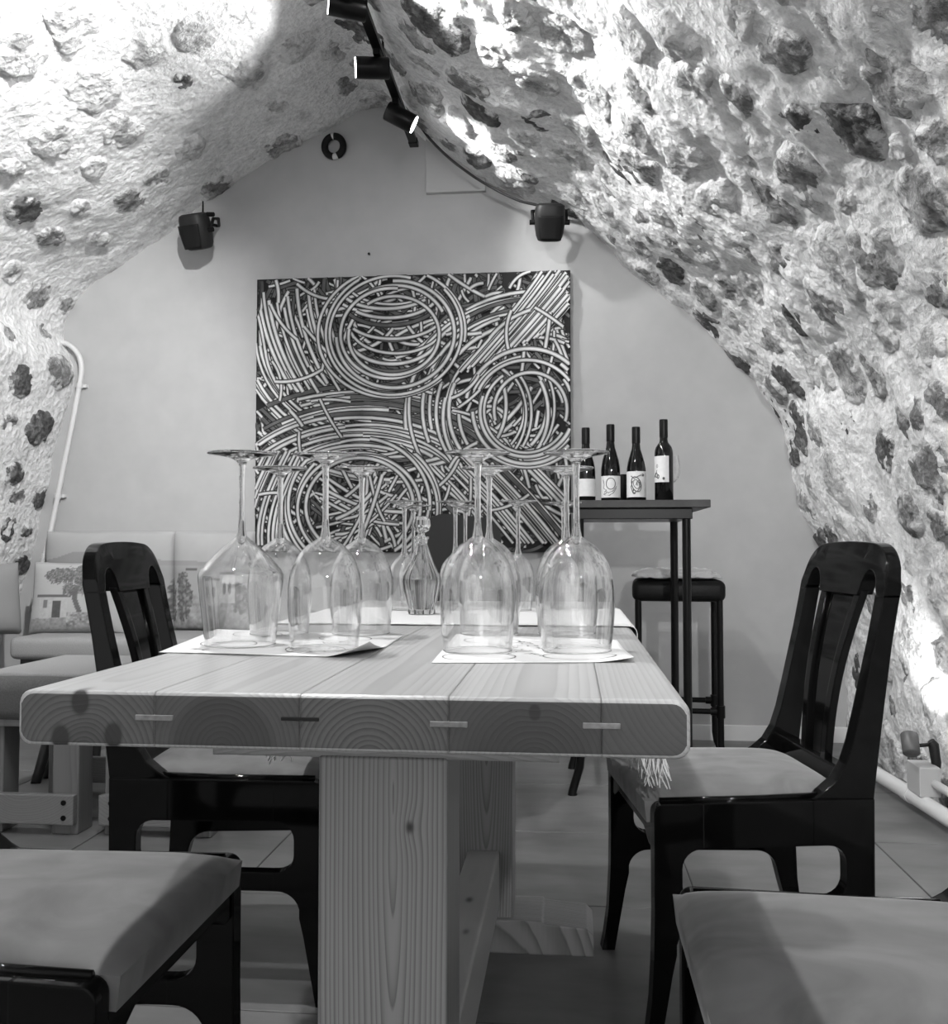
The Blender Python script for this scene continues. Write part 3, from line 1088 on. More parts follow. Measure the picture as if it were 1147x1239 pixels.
    b_.v += [(b_.v[i][0] - (.004 if b_.v[i][0] > .2 else 0), b_.v[i][1], .398) for i in per]
    m_ = len(per)
    for k in range(m_):
        b_.f.append((per[k], per[(k + 1) % m_], o + (k + 1) % m_, o + k))
        b_.mi.append(0)
    b_.build('seat_cushion', M['suede'], t, smooth=True, angle=50, fix=True)
    return t

chair0 = make_chair('')
# (front centre x, y, rotation: local +x points to the table)
CH = [
 ('black lacquered dining chair beside the lit stone wall, next to the floor spotlight', (0.318, 1.975), R(180 + 8)),
 ('black lacquered dining chair on the bench side, its back before the printed pillows', (-0.722, 2.02), R(5)),
 ('black lacquered dining chair on the bench side at the plank-end of the table', (-0.722, 1.172), R(0)),
 ('black lacquered dining chair on the stone wall side at the plank-end of the table', (0.358, 1.10), R(180)),
]
SCL = [(1.02, 1.05, 1), (1.06, 1, 1), (1.12, 1, 1), (1.06, 1, 1)]
for k, (lab, (x, y), rz) in enumerate(CH):
    o = chair0 if k == 0 else copy_tree(chair0)
    o.location = (x, y, 0)
    o.rotation_euler = (0, 0, rz)
    o.scale = SCL[k]
    o['label'] = lab
# ================================================================== RUNNER, PAPERS
def drape_strip(name, mat, x0, x1, y0, y1, z0, drop, parent=None, n=40):
    """cloth laid across the table, ends hanging over both long edges"""
    b_ = MB()
    r = 0.012
    path = [(x0 - .006, z0 - drop), (x0 - .006, z0 - drop * .5), (x0 - .006, z0 - r)]
    path += [(x0 - .006 + r - r * math.cos(a), z0 - r + r * math.sin(a)) for a in (R(30), R(60), R(90))]
    path += [(x0 + (x1 - x0) * q / 24, z0) for q in range(1, 24)]
    path += [(x1 + .006 - r + r * math.cos(a), z0 - r + r * math.sin(a)) for a in (R(90), R(60), R(30))]
    path += [(x1 + .006, z0 - r), (x1 + .006, z0 - drop * .5), (x1 + .006, z0 - drop)]
    m_ = len(path) - 1
    def fn(u, v):
        i = min(int(round(u * m_)), m_)
        a, c = path[i]
        wob = 0.0006 * math.sin(v * 23 + a * 50)
        return (a, y0 + (y1 - y0) * v, c + wob)
    b_.grid(fn, m_, 14)
    o = b_.build(name, mat, parent, smooth=True)
    md = o.modifiers.new('solid', 'SOLIDIFY')
    md.thickness = 0.0012
    md.offset = 1.0
    return o
RY0, RY1 = P(600, 758, z=TABLE_Z).y, 2.12
runner = thing('table_runner', (TXC, (RY0 + RY1) / 2, TABLE_Z), 0, 'pale cloth runner with tasselled ends laid across the pine table', 'table runner')
rl_ = lambda x, y: (x - TXC, y - (RY0 + RY1) / 2)
cl = drape_strip('cloth', M['cloth'], TXL - TXC, TXR - TXC, RY0 - (RY0 + RY1) / 2, RY1 - (RY0 + RY1) / 2, 0.002, 0.185, runner)
rt = random.Random(5)
def tassel(x, y, ztop, length, nstr, spread, lean):
    b_ = MB()
    for k in range(nstr):
        a = rt.uniform(0, 6.28)
        s_ = spread * math.sqrt(rt.random())
        L = length * rt.uniform(.75, 1.1)
        pts = []
        bend = rt.uniform(-.012, .02)
        for q in range(6):
            f = q / 5
            pts.append((x + s_ * math.cos(a) * (0.35 + f) + lean * f * f + bend * math.sin(f * 3.1), y + s_ * math.sin(a) * (0.35 + f * 1.6) + .01 * math.sin(f * 4 + a), ztop - L * f))
        b_.tube(pts, .0013, 4)
    return b_.build('tassel', M['tassel'], runner, smooth=True)
for (px, py, yy, n) in ((784, 921, 1.70, 60), (765, 921, 1.84, 16), (344, 907, 1.76, 22)):
    p = P(px, py, y=yy)
    xw = (TXR + .012) if px > 600 else (TXL - .012)
    tassel(p.x - TXC, yy - (RY0 + RY1) / 2, 0.002 - .18, .100 if px > 600 else .09, n, .022, .01 if px > 600 else -.01)

def paper(label, corners, lift, art, seed):
    """corners: front-left, front-right, back-right, back-left on the table"""
    c = [Vector(p) for p in corners]
    ctr = sum(c, Vector((0, 0, 0))) / 4
    t = thing('placemat', (ctr.x, ctr.y, TABLE_Z), 0, label, 'placemat', None)
    def at(u, v, off=0.0):
        p = c[0] * (1 - u) * (1 - v) + c[1] * u * (1 - v) + c[2] * u * v + c[3] * (1 - u) * v - ctr
        return Vector((p.x, p.y, 0.0012 + lift(u, v) + off))
    b_ = MB()
    b_.grid(lambda u, v: at(u, v), 40, 40)
    o = b_.build('sheet', M['paper'], t, smooth=True)
    md = o.modifiers.new('solid', 'SOLIDIFY')
    md.thickness = 0.0004
    md.offset = -1
    # printed marks as thin flat ribbons
    b_ = MB()
    def line(pts, w):
        for (a, d) in zip(pts[:-1], pts[1:]):
            A, D_ = at(a[0], a[1], .0004), at(d[0], d[1], .0004)
            dv = (D_ - A)
            if dv.length < 1e-6: continue
            nrm = Vector((-dv.y, dv.x, 0)).normalized() * w / 2
            b_.add([A - nrm, D_ - nrm, D_ + nrm, A + nrm], [(0, 1, 2, 3)])
    rr = random.Random(seed)
    for (u, v, ru, rv) in art['circles']:
        line([(u + ru * math.cos(q * .2618), v + rv * math.sin(q * .2618)) for q in range(25)], .0016)
    for (u, v, w, h, n) in art['scribbles']:
        for q in range(n):
            a, d = u + rr.uniform(0, w), v + rr.uniform(0, h)
            ang = rr.uniform(0, 6.28)
            ln = rr.uniform(.01, .035)
            line([(a + ln * math.cos(ang + k * .5) * k / 3, d + ln * math.sin(ang + k * .5) * k / 3) for k in range(4)], .0022)
    for (u0, u1, v) in art['lines']:
        line([(u0 + (u1 - u0) * q / 8, v) for q in range(9)], .0009)
    tag(b_.build('print', M['ink'], t), kind='stuff')
    return t
lp = [P(192, 790, z=TABLE_Z), P(447, 797, z=TABLE_Z), P(487, 770, z=TABLE_Z), P(262, 762, z=TABLE_Z)]
def lift_l(u, v):
    w = max(0.0, u - 0.80 - 0.45 * v) / 0.20
    return 0.020 * w ** 1.5 + 0.0006 * math.sin(u * 5) ** 2 * (1 - v)
paper('white printed tasting sheet with a curled-up front corner beside the bench side chairs', lp, lift_l,
      dict(circles=[(.24, .36, .14, .15), (.70, .24, .14, .15), (.28, .80, .13, .14), (.75, .75, .13, .14)],
           scribbles=[(.50, .10, .3, .5, 34), (.10, .1, .12, .06, 8)], lines=[(.1, .25, .10), (.45, .6, .9), (.2, .5, .55)]), 3)
rp = [P(522, 803, z=TABLE_Z), P(756, 805, z=TABLE_Z), P(746, 775, z=TABLE_Z), P(552, 768, z=TABLE_Z)]
rp[1] = P(767, 802, z=TABLE_Z)
def lift_r(u, v):
    w = max(0.0, u - .8) / .2 * max(0.0, .6 - v) / .6
    return 0.006 * w ** 1.5
paper('white printed tasting sheet lying flat beside the stone wall side chairs', rp, lift_r,
      dict(circles=[(.22, .17, .19, .12), (.74, .2, .19, .12), (.25, .75, .17, .12), (.72, .78, .17, .12)],
           scribbles=[(.38, .2, .28, .55, 40)], lines=[(.2, .45, .45), (.62, .85, .5)]), 8)

# ================================================================== GLASSES (all upside down)
def make_glass(kind):
    t = thing('wine_glass', (0, 0, 0), 0, '', 'wine glass', None)
    if kind == 'round':
        H = .266
        bowl = [(.0455, 0), (.0480, .022), (.0500, .045), (.0510, .065), (.0505, .083), (.0480, .100), (.0430, .116), (.0350, .130), (.0250, .1405), (.0140, .1475), (.0075, .152)]
        fr = .0445
    elif kind == 'angular':
        H = .272
        bowl = [(.0485, 0), (.0515, .025), (.0545, .050), (.0573, .075), (.0590, .092), (.0590, .099), (.0560, .106), (.0470, .117), (.0360, .1285), (.0250, .139), (.0150, .147), (.0075, .153)]
        fr = .049
    else:
        H = .236
        bowl = [(.0285, 0), (.0310, .020), (.0335, .040), (.0350, .055), (.0350, .070), (.0330, .085), (.0280, .099), (.0200, .110), (.0120, .117), (.0065, .122)]
        fr = .0415
    # resample the bowl profile smoothly
    pr = np.array(bowl)
    tt = np.linspace(0, len(pr) - 1, 40)
    prs = [(float(np.interp(q, range(len(pr)), pr[:, 0])), float(np.interp(q, range(len(pr)), pr[:, 1]))) for q in tt]
    b_ = MB()
    b_.lathe(prs, 56)
    inner = [(max(r_ - .0011 - .004 * max(0, (q - 28) / 11) ** 2 * (r_ > .012), .0004), z_ - .003 * max(0, (q - 28) / 11)) for q, (r_, z_) in enumerate(prs)]
    b_.lathe(inner, 56)
    o = b_.build('bowl', M['glass'], t, smooth=True)
    # rim bead
    b_ = MB()
    r0 = bowl[0][0]
    b_.tube([(r0 * math.cos(a * math.pi / 24), r0 * math.sin(a * math.pi / 24), .0009) for a in range(49)], .0008, 6, cap=False)
    b_.build('rim', M['solidglass'], o, smooth=True)
    zb = bowl[-1][1]
    b_ = MB()
    st = [(.0001, zb - .012), (.004, zb - .010), (.0072, zb - .004), (.0070, zb + .002), (.0054, zb + .010), (.0043, zb + .025), (.0040, zb + .05), (.0042, H - .035), (.0050, H - .020), (.0068, H - .012)]
    b_.lathe(st, 24, cap0=True, cap1=True)
    b_.build('stem', M['solidglass'], t, smooth=True)
    b_ = MB()
    ft = [(.0060, H - .0145), (.009, H - .0115), (.015, H - .0085), (.024, H - .0060), (.034, H - .0040), (fr - .001, H - .0024), (fr, H - .0014), (fr - .001, H - .0002), (fr * .7, H), (.0001, H)]
    b_.lathe(ft, 48, cap0=True)
    b_.build('foot', M['solidglass'], t, smooth=True)
    return t
proto = {k: make_glass(k) for k in ('round', 'angular', 'small')}
used = set()
GLASSES = [
 # kind, px of the stem/rim centre on the table, label
 ('angular', 291, 782, 'large inverted wine glass with an angular shouldered bowl on the curled sheet'),
 ('round', 338, 768, 'inverted round wine glass on the curled sheet, behind the angular-bowled glass'),
 ('round', 393, 786, 'inverted round wine glass on the curled sheet by its lifted corner'),
 ('round', 437, 768, 'inverted round wine glass on the curled sheet, on the runner side by its free edge'),
 ('round', 578, 789, 'inverted round wine glass on the flat sheet, plank-end corner, bench side'),
 ('round', 592, 768, 'inverted round wine glass on the flat sheet, runner corner, bench side'),
 ('round', 698, 789, 'inverted round wine glass on the flat sheet, plank-end corner, stone wall side'),
 ('round', 686, 768, 'inverted round wine glass on the flat sheet, runner corner, stone wall side'),
 ('small', 489, 740, 'small inverted wine glass on the runner close beside the crystal decanter'),
 ('small', 500, 733, 'small inverted wine glass standing on the runner behind the decanter'),
 ('small', 551, 740, 'small inverted wine glass on the runner between decanter and the lone glass'),
 ('small', 563, 733, 'small inverted wine glass at the back of the runner between decanter and the lone glass'),
 ('small', 627, 741, 'small inverted wine glass standing alone mid-runner'),
 ('small', 682, 738, 'small inverted wine glass on the runner near the stone wall side edge'),
]
for (kind, px, py, lab) in GLASSES:
    p = P(px, py, z=TABLE_Z)
    if kind in used:
        o = copy_tree(proto[kind])
    else:
        o = proto[kind]
        used.add(kind)
    o.location = (p.x, p.y, TABLE_Z + (0.0045 if kind == 'small' else 0.0022))
    o['label'] = lab
    o['group'] = 'small inverted glasses on the runner' if kind == 'small' else 'large inverted glasses on the tasting sheets'

# ---- crystal decanter
p = P(510, 745, z=TABLE_Z)
dec = thing('decanter', (p.x, p.y, TABLE_Z + .0045), 0, 'cut crystal decanter with faceted ball stopper, half full, on the runner', 'decanter')
k_ = p.y / F_PX
def zz_(py): return (745 - py) * k_
body = [(.0001, 0), (.0265, 0), (.0275, .003), (.030, .02), (.0365, .048), (.0390, .066), (.0380, .076), (.0310, .090), (.0235, .106), (.0165, .125), (.0115, .142), (.0125, .150), (.0155, .154), (.0150, .157),
        (.0095, .156), (.0085, .145), (.0125, .125), (.0195, .106), (.027, .090), (.034, .076), (.0350, .066), (.0325, .050), (.026, .02), (.022, .010), (.0001, .009)]
b_ = MB()
b_.lathe(body, 48, flute=12, famp=.035)
b_.build('body', M['crystal'], dec, smooth=True, angle=25)
b_ = MB()
b_.lathe([(.0001, .0095), (.0218, .0105), (.0258, .0205), (.0322, .0500), (.0346, .066), (.0345, .070), (.0001, .070)], 40)
b_.build('wine', M['liquid'], dec, smooth=True, angle=40)
b_ = MB()
b_.lathe([(.0001, .140), (.0080, .142), (.0082, .157), (.006, .161), (.0065, .164), (.0150, .170), (.0185, .180), (.0172, .191), (.0105, .199), (.0001, .200)], 10)
b_.build('stopper', M['crystal'], dec)

# ================================================================== PAINTING
PYF = BACK_Y - 0.035
pa, pb, pc = P(311, 339, y=PYF), P(690, 326, y=PYF), P(316, 668, y=PYF)
PXL, PXR = pa.x, pb.x
PZT = 0.5 * (pa.z + pb.z)
PZB = pc.z
PW, PH = PXR - PXL, PZT - PZB
painting = thing('painting', ((PXL + PXR) / 2, BACK_Y, PZB), 0, 'large black and white abstract canvas of tangled tubes coiling into circles', 'painting')
b_ = MB()
b_.box(-PW / 2, PW / 2, -0.035, -0.001, 0, PH, r=.002)
b_.build('canvas', M['canvas'], painting)
rp_ = random.Random(21)
U0, U1, V0, V1 = 311.0, 690.0, 333.0, 667.0
pm = MB()
layer = [0]
def to_c(u, v):
    return ((u - U0) / (U1 - U0) * PW - PW / 2, (V1 - v) / (V1 - V0) * PH)
def ribbon(pts, w, mi, off):
    n = len(pts)
    if n < 2: return
    P2 = np.array([to_c(*q) for q in pts])
    d = np.gradient(P2, axis=0)
    ln = np.hypot(d[:, 0], d[:, 1])
    ln[ln == 0] = 1
    nr = np.stack([-d[:, 1], d[:, 0]], -1) / ln[:, None]
    ww = w * PW / (U1 - U0) / 2
    a, c = P2 - nr * ww, P2 + nr * ww
    hx, hz = PW / 2 - .001, PH - .001
    a[:, 0] = np.clip(a[:, 0], -hx, hx); c[:, 0] = np.clip(c[:, 0], -hx, hx)
    a[:, 1] = np.clip(a[:, 1], .001, hz); c[:, 1] = np.clip(c[:, 1], .001, hz)
    y = -0.0352 - off
    vs = [(q[0], y, q[1]) for q in a] + [(q[0], y, q[1]) for q in c]
    pm.add(vs, [(i, i + 1, n + i + 1, n + i) for i in range(n - 1)], mi)
def stroke(pts, w, light=True):
    # keep the runs that lie on the canvas
    runs, cur = [], []
    for q in pts:
        if U0 < q[0] < U1 and V0 < q[1] < V1:
            cur.append(q)
        else:
            if len(cur) > 2: runs.append(cur)
            cur = []
    if len(cur) > 2: runs.append(cur)
    for r_ in runs:
        layer[0] += 1
        o = layer[0] * 0.9e-5
        ribbon(r_, w + 2.1, 0, o)
        ribbon(r_, w, 1 if light else 2, o + .3e-5)
        if light:
            ribbon(r_, w * .50, 3, o + .6e-5)
def arcpts(cx, cy, rx, ry, a0, a1, n=None):
    n = n or max(6, int(abs(a1 - a0) / 5))
    return [(cx + rx * math.cos(R(a0 + (a1 - a0) * k / n)), cy + ry * math.sin(R(a0 + (a1 - a0) * k / n))) for k in range(n + 1)]
C1, C2, C3 = (479, 404), (641, 500), (441, 612)
def jig(s): return rp_.uniform(-s, s)
def bars(n, lit, wmin, wmax):
    for _ in range(n):
        u, v = rp_.uniform(U0, U1), rp_.uniform(V0, V1)
        a = rp_.uniform(0, 180)
        L = rp_.uniform(16, 60)
        cv = rp_.uniform(-.25, .25)
        pts = []
        for k in range(9):
            f = k / 8 - .5
            pts.append((u + L * f * math.cos(R(a)) - cv * L * f * f * 2 * math.sin(R(a)), v + L * f * math.sin(R(a)) + cv * L * f * f * 2 * math.cos(R(a))))
        stroke(pts, rp_.uniform(wmin, wmax), rp_.random() < lit)
bars(900, .15, 2.6, 4.6)
bars(420, .75, 2.8, 4.4)
def sweep(c, r_hi, r_lo, step, sq, lo, hi, span, reps, lit=.9):
    for r_ in np.arange(r_hi, r_lo, -step):
        for rep in range(reps):
            a0 = rp_.uniform(lo, hi)
            stroke(arcpts(c[0] + jig(7), c[1] + jig(7), r_ + jig(4), (r_ + jig(4)) * sq, a0, a0 + rp_.uniform(*span)), rp_.uniform(3.2, 5.0), rp_.random() < lit)
sweep(C1, 240, 92, 7.5, .80, 60, 150, (40, 90), 2)      # left and below the upper coil
sweep(C1, 200, 92, 9.0, .85, -20, 70, (40, 80), 1)      # right of the upper coil
sweep(C3, 215, 98, 7.0, .66, 180, 290, (50, 90), 2)     # over the lower coil
sweep(C2, 150, 76, 8.0, .95, 110, 250, (45, 90), 2)     # round the right-hand coil
for k in range(24):     # fan at the upper right
    x0 = rp_.uniform(560, 668)
    pts = [(x0 + 105 * f + 24 * math.sin(f * 2), 455 - (x0 - 555) * .45 - 170 * f) for f in np.linspace(0, rp_.uniform(.5, 1), 12)]
    stroke(pts, rp_.uniform(3.4, 5.0), True)
for k in range(20):     # fan at the lower right
    x0 = rp_.uniform(515, 660)
    pts = [(x0 + 70 * f + 20 * f * f, 565 + 105 * f - 10 * math.sin(f * 3)) for f in np.linspace(0, 1, 12)]
    stroke(pts, rp_.uniform(3.2, 4.8), rp_.random() < .9)
for k in range(11):     # left margin, leaning
    x0 = 312 + k * 8 + jig(3)
    pts = [(x0 + 52 * f * f, 334 + 150 * f) for f in np.linspace(rp_.uniform(0, .3), rp_.uniform(.7, 1), 12)]
    stroke(pts, rp_.uniform(3.4, 4.8), True)
for k in range(13):     # lower left, leaning the other way
    x0 = 372 - k * 4 + jig(3)
    pts = [(x0 - 34 * math.sin(f * 1.9), 545 + 125 * f) for f in np.linspace(0, 1, 12)]
    stroke(pts, rp_.uniform(3.2, 4.6), rp_.random() < .9)
bars(60, 1.0, 3.2, 4.4)
def disc(c, r_):
    # dark ground inside a coil before its inner strokes
    layer[0] += 1
    stroke(arcpts(c[0], c[1], r_, r_, 0, 360, 50), 3, False)
for k in range(10):      # inside the coils
    stroke(arcpts(C1[0] + jig(6), C1[1] - 66 + k * 9, 58, 34 + jig(8), 25 + jig(15), 150 + jig(15)), rp_.uniform(3, 4.6), rp_.random() < .85)
for k in range(10):
    stroke(arcpts(C2[0] - 72 + k * 10, C2[1] + jig(8), 50 + jig(8), 62, -38 + jig(8), 45 + jig(8)), rp_.uniform(3, 4.6), rp_.random() < .85)
for k in range(26):
    a = rp_.uniform(150, 390)
    e = a + rp_.uniform(90, 200)
    r1_, r2_ = rp_.uniform(30, 62), rp_.uniform(30, 62)
    stroke([(C3[0] + r1_ * math.cos(R(a)) * (1 - f) + r2_ * f * math.cos(R(e)), C3[1] + r1_ * math.sin(R(a)) * (1 - f) + r2_ * f * math.sin(R(e)) + 8 * math.sin(f * 3)) for f in np.linspace(0, 1, 9)], rp_.uniform(3, 4.6), True)
for (c, r0, r1, n, sq) in ((C1, 54, 88, 7, .90), (C2, 44, 70, 6, 1.0), (C3, 64, 98, 7, .90)):
    for k in range(n):
        r_ = r1 + (r0 - r1) * k / (n - 1)
        a0 = rp_.uniform(0, 360)
        stroke(arcpts(c[0] + jig(3.5), c[1] + jig(3.5), r_ + jig(1.5), (r_ + jig(2)) * sq, a0, a0 + rp_.uniform(200, 340)), rp_.uniform(3.6, 4.8), True)
tag(pm.build('brushwork', [M['canvas'], M['paint_mid'], M['paint_low'], M['paint_light']], painting), kind='stuff')

# small nail above the canvas
p = P(447, 308, y=BACK_Y)
b_ = MB()
b_.tube([(0, 0.005, 0), (0, -.012, 0), (0, -.014, 0)], [.004, .004, .007], 8)
o = b_.build('nail', M['darkplastic'])
o.location = p
tag(o, 'tiny dark nail in the end wall above the canvas', 'nail')

# ================================================================== TRACK LIGHTS
TKX, TKZ = -0.755, 2.80
te, ts = P(500, 172, y=4.36), P(436, -10, y=3.30)
tk0, tk1 = Vector((te.x, 4.36, te.z)), Vector((ts.x, 3.28, ts.z))
tdir = (tk1 - tk0)
tk2 = Vector((tk1.x, -1.4, tk1.z))   # then level, out of view, to carry the added spotlights
track = thing('light_track', tk0, 0, 'black lighting track running along the vault ridge', 'light track')
b_ = MB()
dirn = (tk2 - tk0).normalized()
perp = dirn.cross(Vector((0, 0, 1))).normalized()
upv = perp.cross(dirn)
for (w0, w1, h0, h1) in ((-.018, .018, -.010, .012),):
    vs = []
    for q in (Vector((0, 0, 0)), tk2 - tk0):
        vs += [q + perp * w0 + upv * h0, q + perp * w1 + upv * h0, q + perp * w1 + upv * h1, q + perp * w0 + upv * h1]
    b_.add(vs, [(0, 1, 2, 3), (7, 6, 5, 4), (0, 4, 5, 1), (1, 5, 6, 2), (2, 6, 7, 3), (3, 7, 4, 0)])
b_.build('rail', M['blackmetal'], track, fix=True)
b_ = MB()
b_.box(-.022, .022, -.02, .03, -.014, .016, r=.003)
b_.build('end_cap', M['blackmetal'], track)
# hangers up to the vault
for f in (0.12, 0.35, 0.62, 0.9):
    q = (tk2 - tk0) * f
    b_ = MB()
    b_.tube([q, q + Vector((-.02, 0, .30))], .005, 6)
    b_.build('hanger', M['blackmetal'], track, smooth=True)

def track_spot(label, base, aim, watts, angle, L=.13, rad=.041, blend=.6, drop=.062):
    base = Vector(base)
    t = thing('track_spotlight', base, 0, label, 'spotlight', 'spotlights on the ridge track')
    b_ = MB()
    b_.box(-.014, .014, -.03, .03, -.02, .004, r=.002)
    b_.tube([(0, 0, -.015), (0, 0, -drop)], .007, 8)
    b_.build('adapter', M['blackmetal'], t)
    d = (Vector(aim) - base).normalized()
    c = Vector((0, 0, -drop))
    a, e = c - d * L * .35, c + d * L * .65
    b_ = MB()
    b_.tube([a, a + d * .004, e - d * .002, e], [rad * .93, rad, rad, rad * .97], 24)
    b_.build('lamp_can', M['blackmetal'], t, smooth=True, angle=40)
    b_ = MB()
    b_.tube([e + d * .0005, e + d * .003], rad * .90, 24)
    b_.build('lens', M['lampface'], t)
    s_ = spot('track_lamp', base + e + d * .012, base + e + d * 2, watts, angle, blend, .03)
    s_.parent = t
    s_.matrix_parent_inverse = Matrix.Translation(-base)
    return t
def on_track(f):
    return tk0 + (tk2 - tk0) * f + Vector((0, 0, -.016))
def track_at_px(px, py):
    # the point of the track that shows at this pixel row
    best = min((abs(project(tk0 + (tk2 - tk0) * (k / 400))[1] - py), k / 400) for k in range(401))
    return on_track(best[1])
def project(p):
    q = CAM_R.transposed() @ (Vector(p) - CAM_O)
    return (W_PX / 2 - q.x / q.z * F_PX, H_PX / 2 + q.y / q.z * F_PX)
b1 = track_at_px(0, 118)
b2 = track_at_px(0, 58)
b3 = track_at_px(0, -18)
track_spot('black track spotlight next to the track end, tilted at the right-hand vault', b1, b1 + Vector((1.0, .22, -.50)), 32, 88)
track_spot('black track spotlight pointing at the left-hand vault', b2, b2 + Vector((-1.0, -.25, -.05)), 17, 95)
track_spot('black track spotlight half cut off where the track leaves the view', b3, b3 + Vector((-1.0, -.30, .10)), 17, 95)
for (f, aim, w, ang, lab) in (  # added heads out of view, brightening vault, table, floor and end wall
    (.25, (1.2, 2.8, 1.6), 85, 104, 'added out-of-view track spotlight over the runner, aimed at the stone wall'),
    (.34, (.25, 4.5, 1.2), 50, 66, 'added out-of-view track spotlight over the table, aimed at the end wall'),
    (.46, (-.35, 1.5, .5), 85, 112, 'added out-of-view track spotlight over the table, aimed down at the glasses'),
    (.56, (1.1, 1.8, 1.9), 35, 110, 'added out-of-view track spotlight over the planks, aimed at the stone vault'),
    (.42, (-2.45, 3.4, 1.70), 270, 78, 'added out-of-view track spotlight over the planks, aimed at the bench side vault'),
    (.66, (-.2, .6, .3), 75, 120, 'added out-of-view track spotlight past the plank end, aimed at the floor'),
    (.84, (.9, -.9, 1.6), 110, 120, 'added out-of-view track spotlight past the plank end, aimed towards the open end of the vault'),
    (.96, (-1.4, -1.2, 1.6), 110, 120, 'added out-of-view track spotlight where the track nears the open end of the vault')):
    bb = on_track(f)
    track_spot(lab, bb, Vector(aim), w, ang)

# added clamp spotlight out of view washes the end wall from the right
track_spot('added out-of-view clamp spotlight on the vault near its open end, aimed at the end wall', Vector((.62, -1.2, 1.93)), Vector((.1, 4.5, 1.0)), 170, 48)

# ---- ring on the end wall
p = P(404, 177, y=BACK_Y - .02)
ring = thing('cable_ring', p, 0, 'black ring with a pale gap hanging under the vault edge', 'ring')
b_ = MB()
rr0 = 14.5 / F_PX * p.y * .82
def rp2(a): return (rr0 * math.cos(R(a)), 0, rr0 * math.sin(R(a)) * 1.08)
b_.tube([rp2(-70 + 160 * k / 20) for k in range(21)], .017, 10)
b_.build('ring_half', M['blackmatte'], ring, smooth=True, angle=40)
b_ = MB()
b_.tube([rp2(105 + 160 * k / 20) for k in range(21)], .017, 10)
b_.build('ring_half', M['blackmatte'], ring, smooth=True, angle=40)
for a in (-82, 98):
    b_ = MB()
    b_.tube([rp2(a - 14 + 28 * k / 6) for k in range(7)], .014, 10)
    b_.build('clasp', M['conduit'], ring, smooth=True)

# ---- loudspeakers
def speaker(label, px, py, mirror, yy=4.33):
    p = P(px, py, y=yy)
    t = thing('wall_speaker', p, R(-14 if not mirror else 6), label, 'speaker', 'small black wall speakers')
    def body(z0, z1, n=8):
        prof = []
        for k in range(n + 1):
            f = k / n
            z = z0 + (z1 - z0) * f
            w = .062 + .012 * math.sin(min(1, f * 1.4) * math.pi / 2) - .012 * (1 - f) ** 3
            prof.append((z, w))
        return prof
    b_ = MB()
    seg = 20
    prof = [(-.085, .045), (-.080, .055), (-.06, .063), (-.02, .069), (.02, .071), (.06, .069), (.078, .062), (.084, .050)]
    for (z, w) in prof:
        for k in range(seg):
            a = k * 2 * math.pi / seg
            e = 3.2
            cx, cy = math.cos(a), math.sin(a)
            rr = w / (abs(cx) ** e + abs(cy) ** e) ** (1 / e)
            b_.v.append((rr * cx, rr * cy * .85, z))
    for i in range(len(prof) - 1):
        for k in range(seg):
            k2 = (k + 1) % seg
            b_.f.append((i * seg + k, i * seg + k2, (i + 1) * seg + k2, (i + 1) * seg + k))
    b_.f += [tuple(range(seg - 1, -1, -1)), tuple((len(prof) - 1) * seg + k for k in range(seg))]
    b_.mi = [0] * len(b_.f)
    o = b_.build('cabinet', M['darkplastic'], t, smooth=True, angle=40)
    o.rotation_euler = (R(24), 0, 0)
    # grille on the front, facing down into the room
    b_ = MB()
    def gr(u, v):
        x = (u - .5) * .112
        z = -.075 + .11 * v
        return (x * (1 - .2 * (1 - v) ** 2), -.058 - .009 * (1 - (2 * u - 1) ** 4), z)
    b_.grid(gr, 12, 10)
    g_ = b_.build('grille', M['blackmatte'], t, smooth=True)
    md = g_.modifiers.new('s', 'SOLIDIFY')
    md.thickness = .008
    md.offset = 0
    g_.rotation_euler = (R(24), 0, 0)
    # bracket back to the wall, with its knob
    b_ = MB()
    s_ = 1 if not mirror else -1
    b_.tube([(s_ * .078, 0, .0), (s_ * .080, .02, .06), (s_ * .06, .09, .085), (0, BACK_Y - yy + .01, .085)], .008, 8)
    b_.tube([(-s_ * .078, 0, .0), (-s_ * .080, .02, .06), (-s_ * .06, .09, .085), (0, BACK_Y - yy + .01, .085)], .008, 8)
    b_.build('bracket', M['blackmatte'], t, smooth=True)
    for q in (-1, 1):
        b_ = MB()
        b_.tube([(q * .066, 0, 0), (q * .094, 0, .0)], .012, 10)
        b_.build('knob', M['blackmatte'], t, smooth=True, angle=40)
    if not mirror:
        b_ = MB()
        b_.tube([(.062, -.005, .075), (.10, -.005, .070)], .011, 10)
        b_.tube([(.02, .02, .08), (-.01, .06, .17)], .004, 6)
        b_.build('cable_plug', M['blackmatte'], t, smooth=True, angle=40)
    return t
speaker('small black speaker under the left haunch of the vault', 238, 280, False)
speaker('small black speaker on a cable at the right haunch of the vault', 665, 269, True)
# ---- cable from the track to the right speaker
pts = [P(494, 137, y=4.33), P(506, 149, y=4.33), P(521, 170, y=4.33), P(546, 194, y=4.33), P(576, 216, y=4.33), P(606, 233, y=4.33), P(630, 244, y=4.33), P(650, 248, y=4.33), P(660, 253, y=4.33)]
b_ = MB()
q = []
for i in range(len(pts) - 1):
    for k in range(4):
        q.append(pts[i].lerp(pts[i + 1], k / 4))
q.append(pts[-1])
for _ in range(2):
    q = [q[0]] + [(q[i - 1] + q[i] * 2 + q[i + 1]) / 4 for i in range(1, len(q) - 1)] + [q[-1]]
b_.tube(q, .0065, 8)
tag(b_.build('speaker_cable', M['cable'], smooth=True), 'black cable sagging from the track end to the speaker', 'cable')

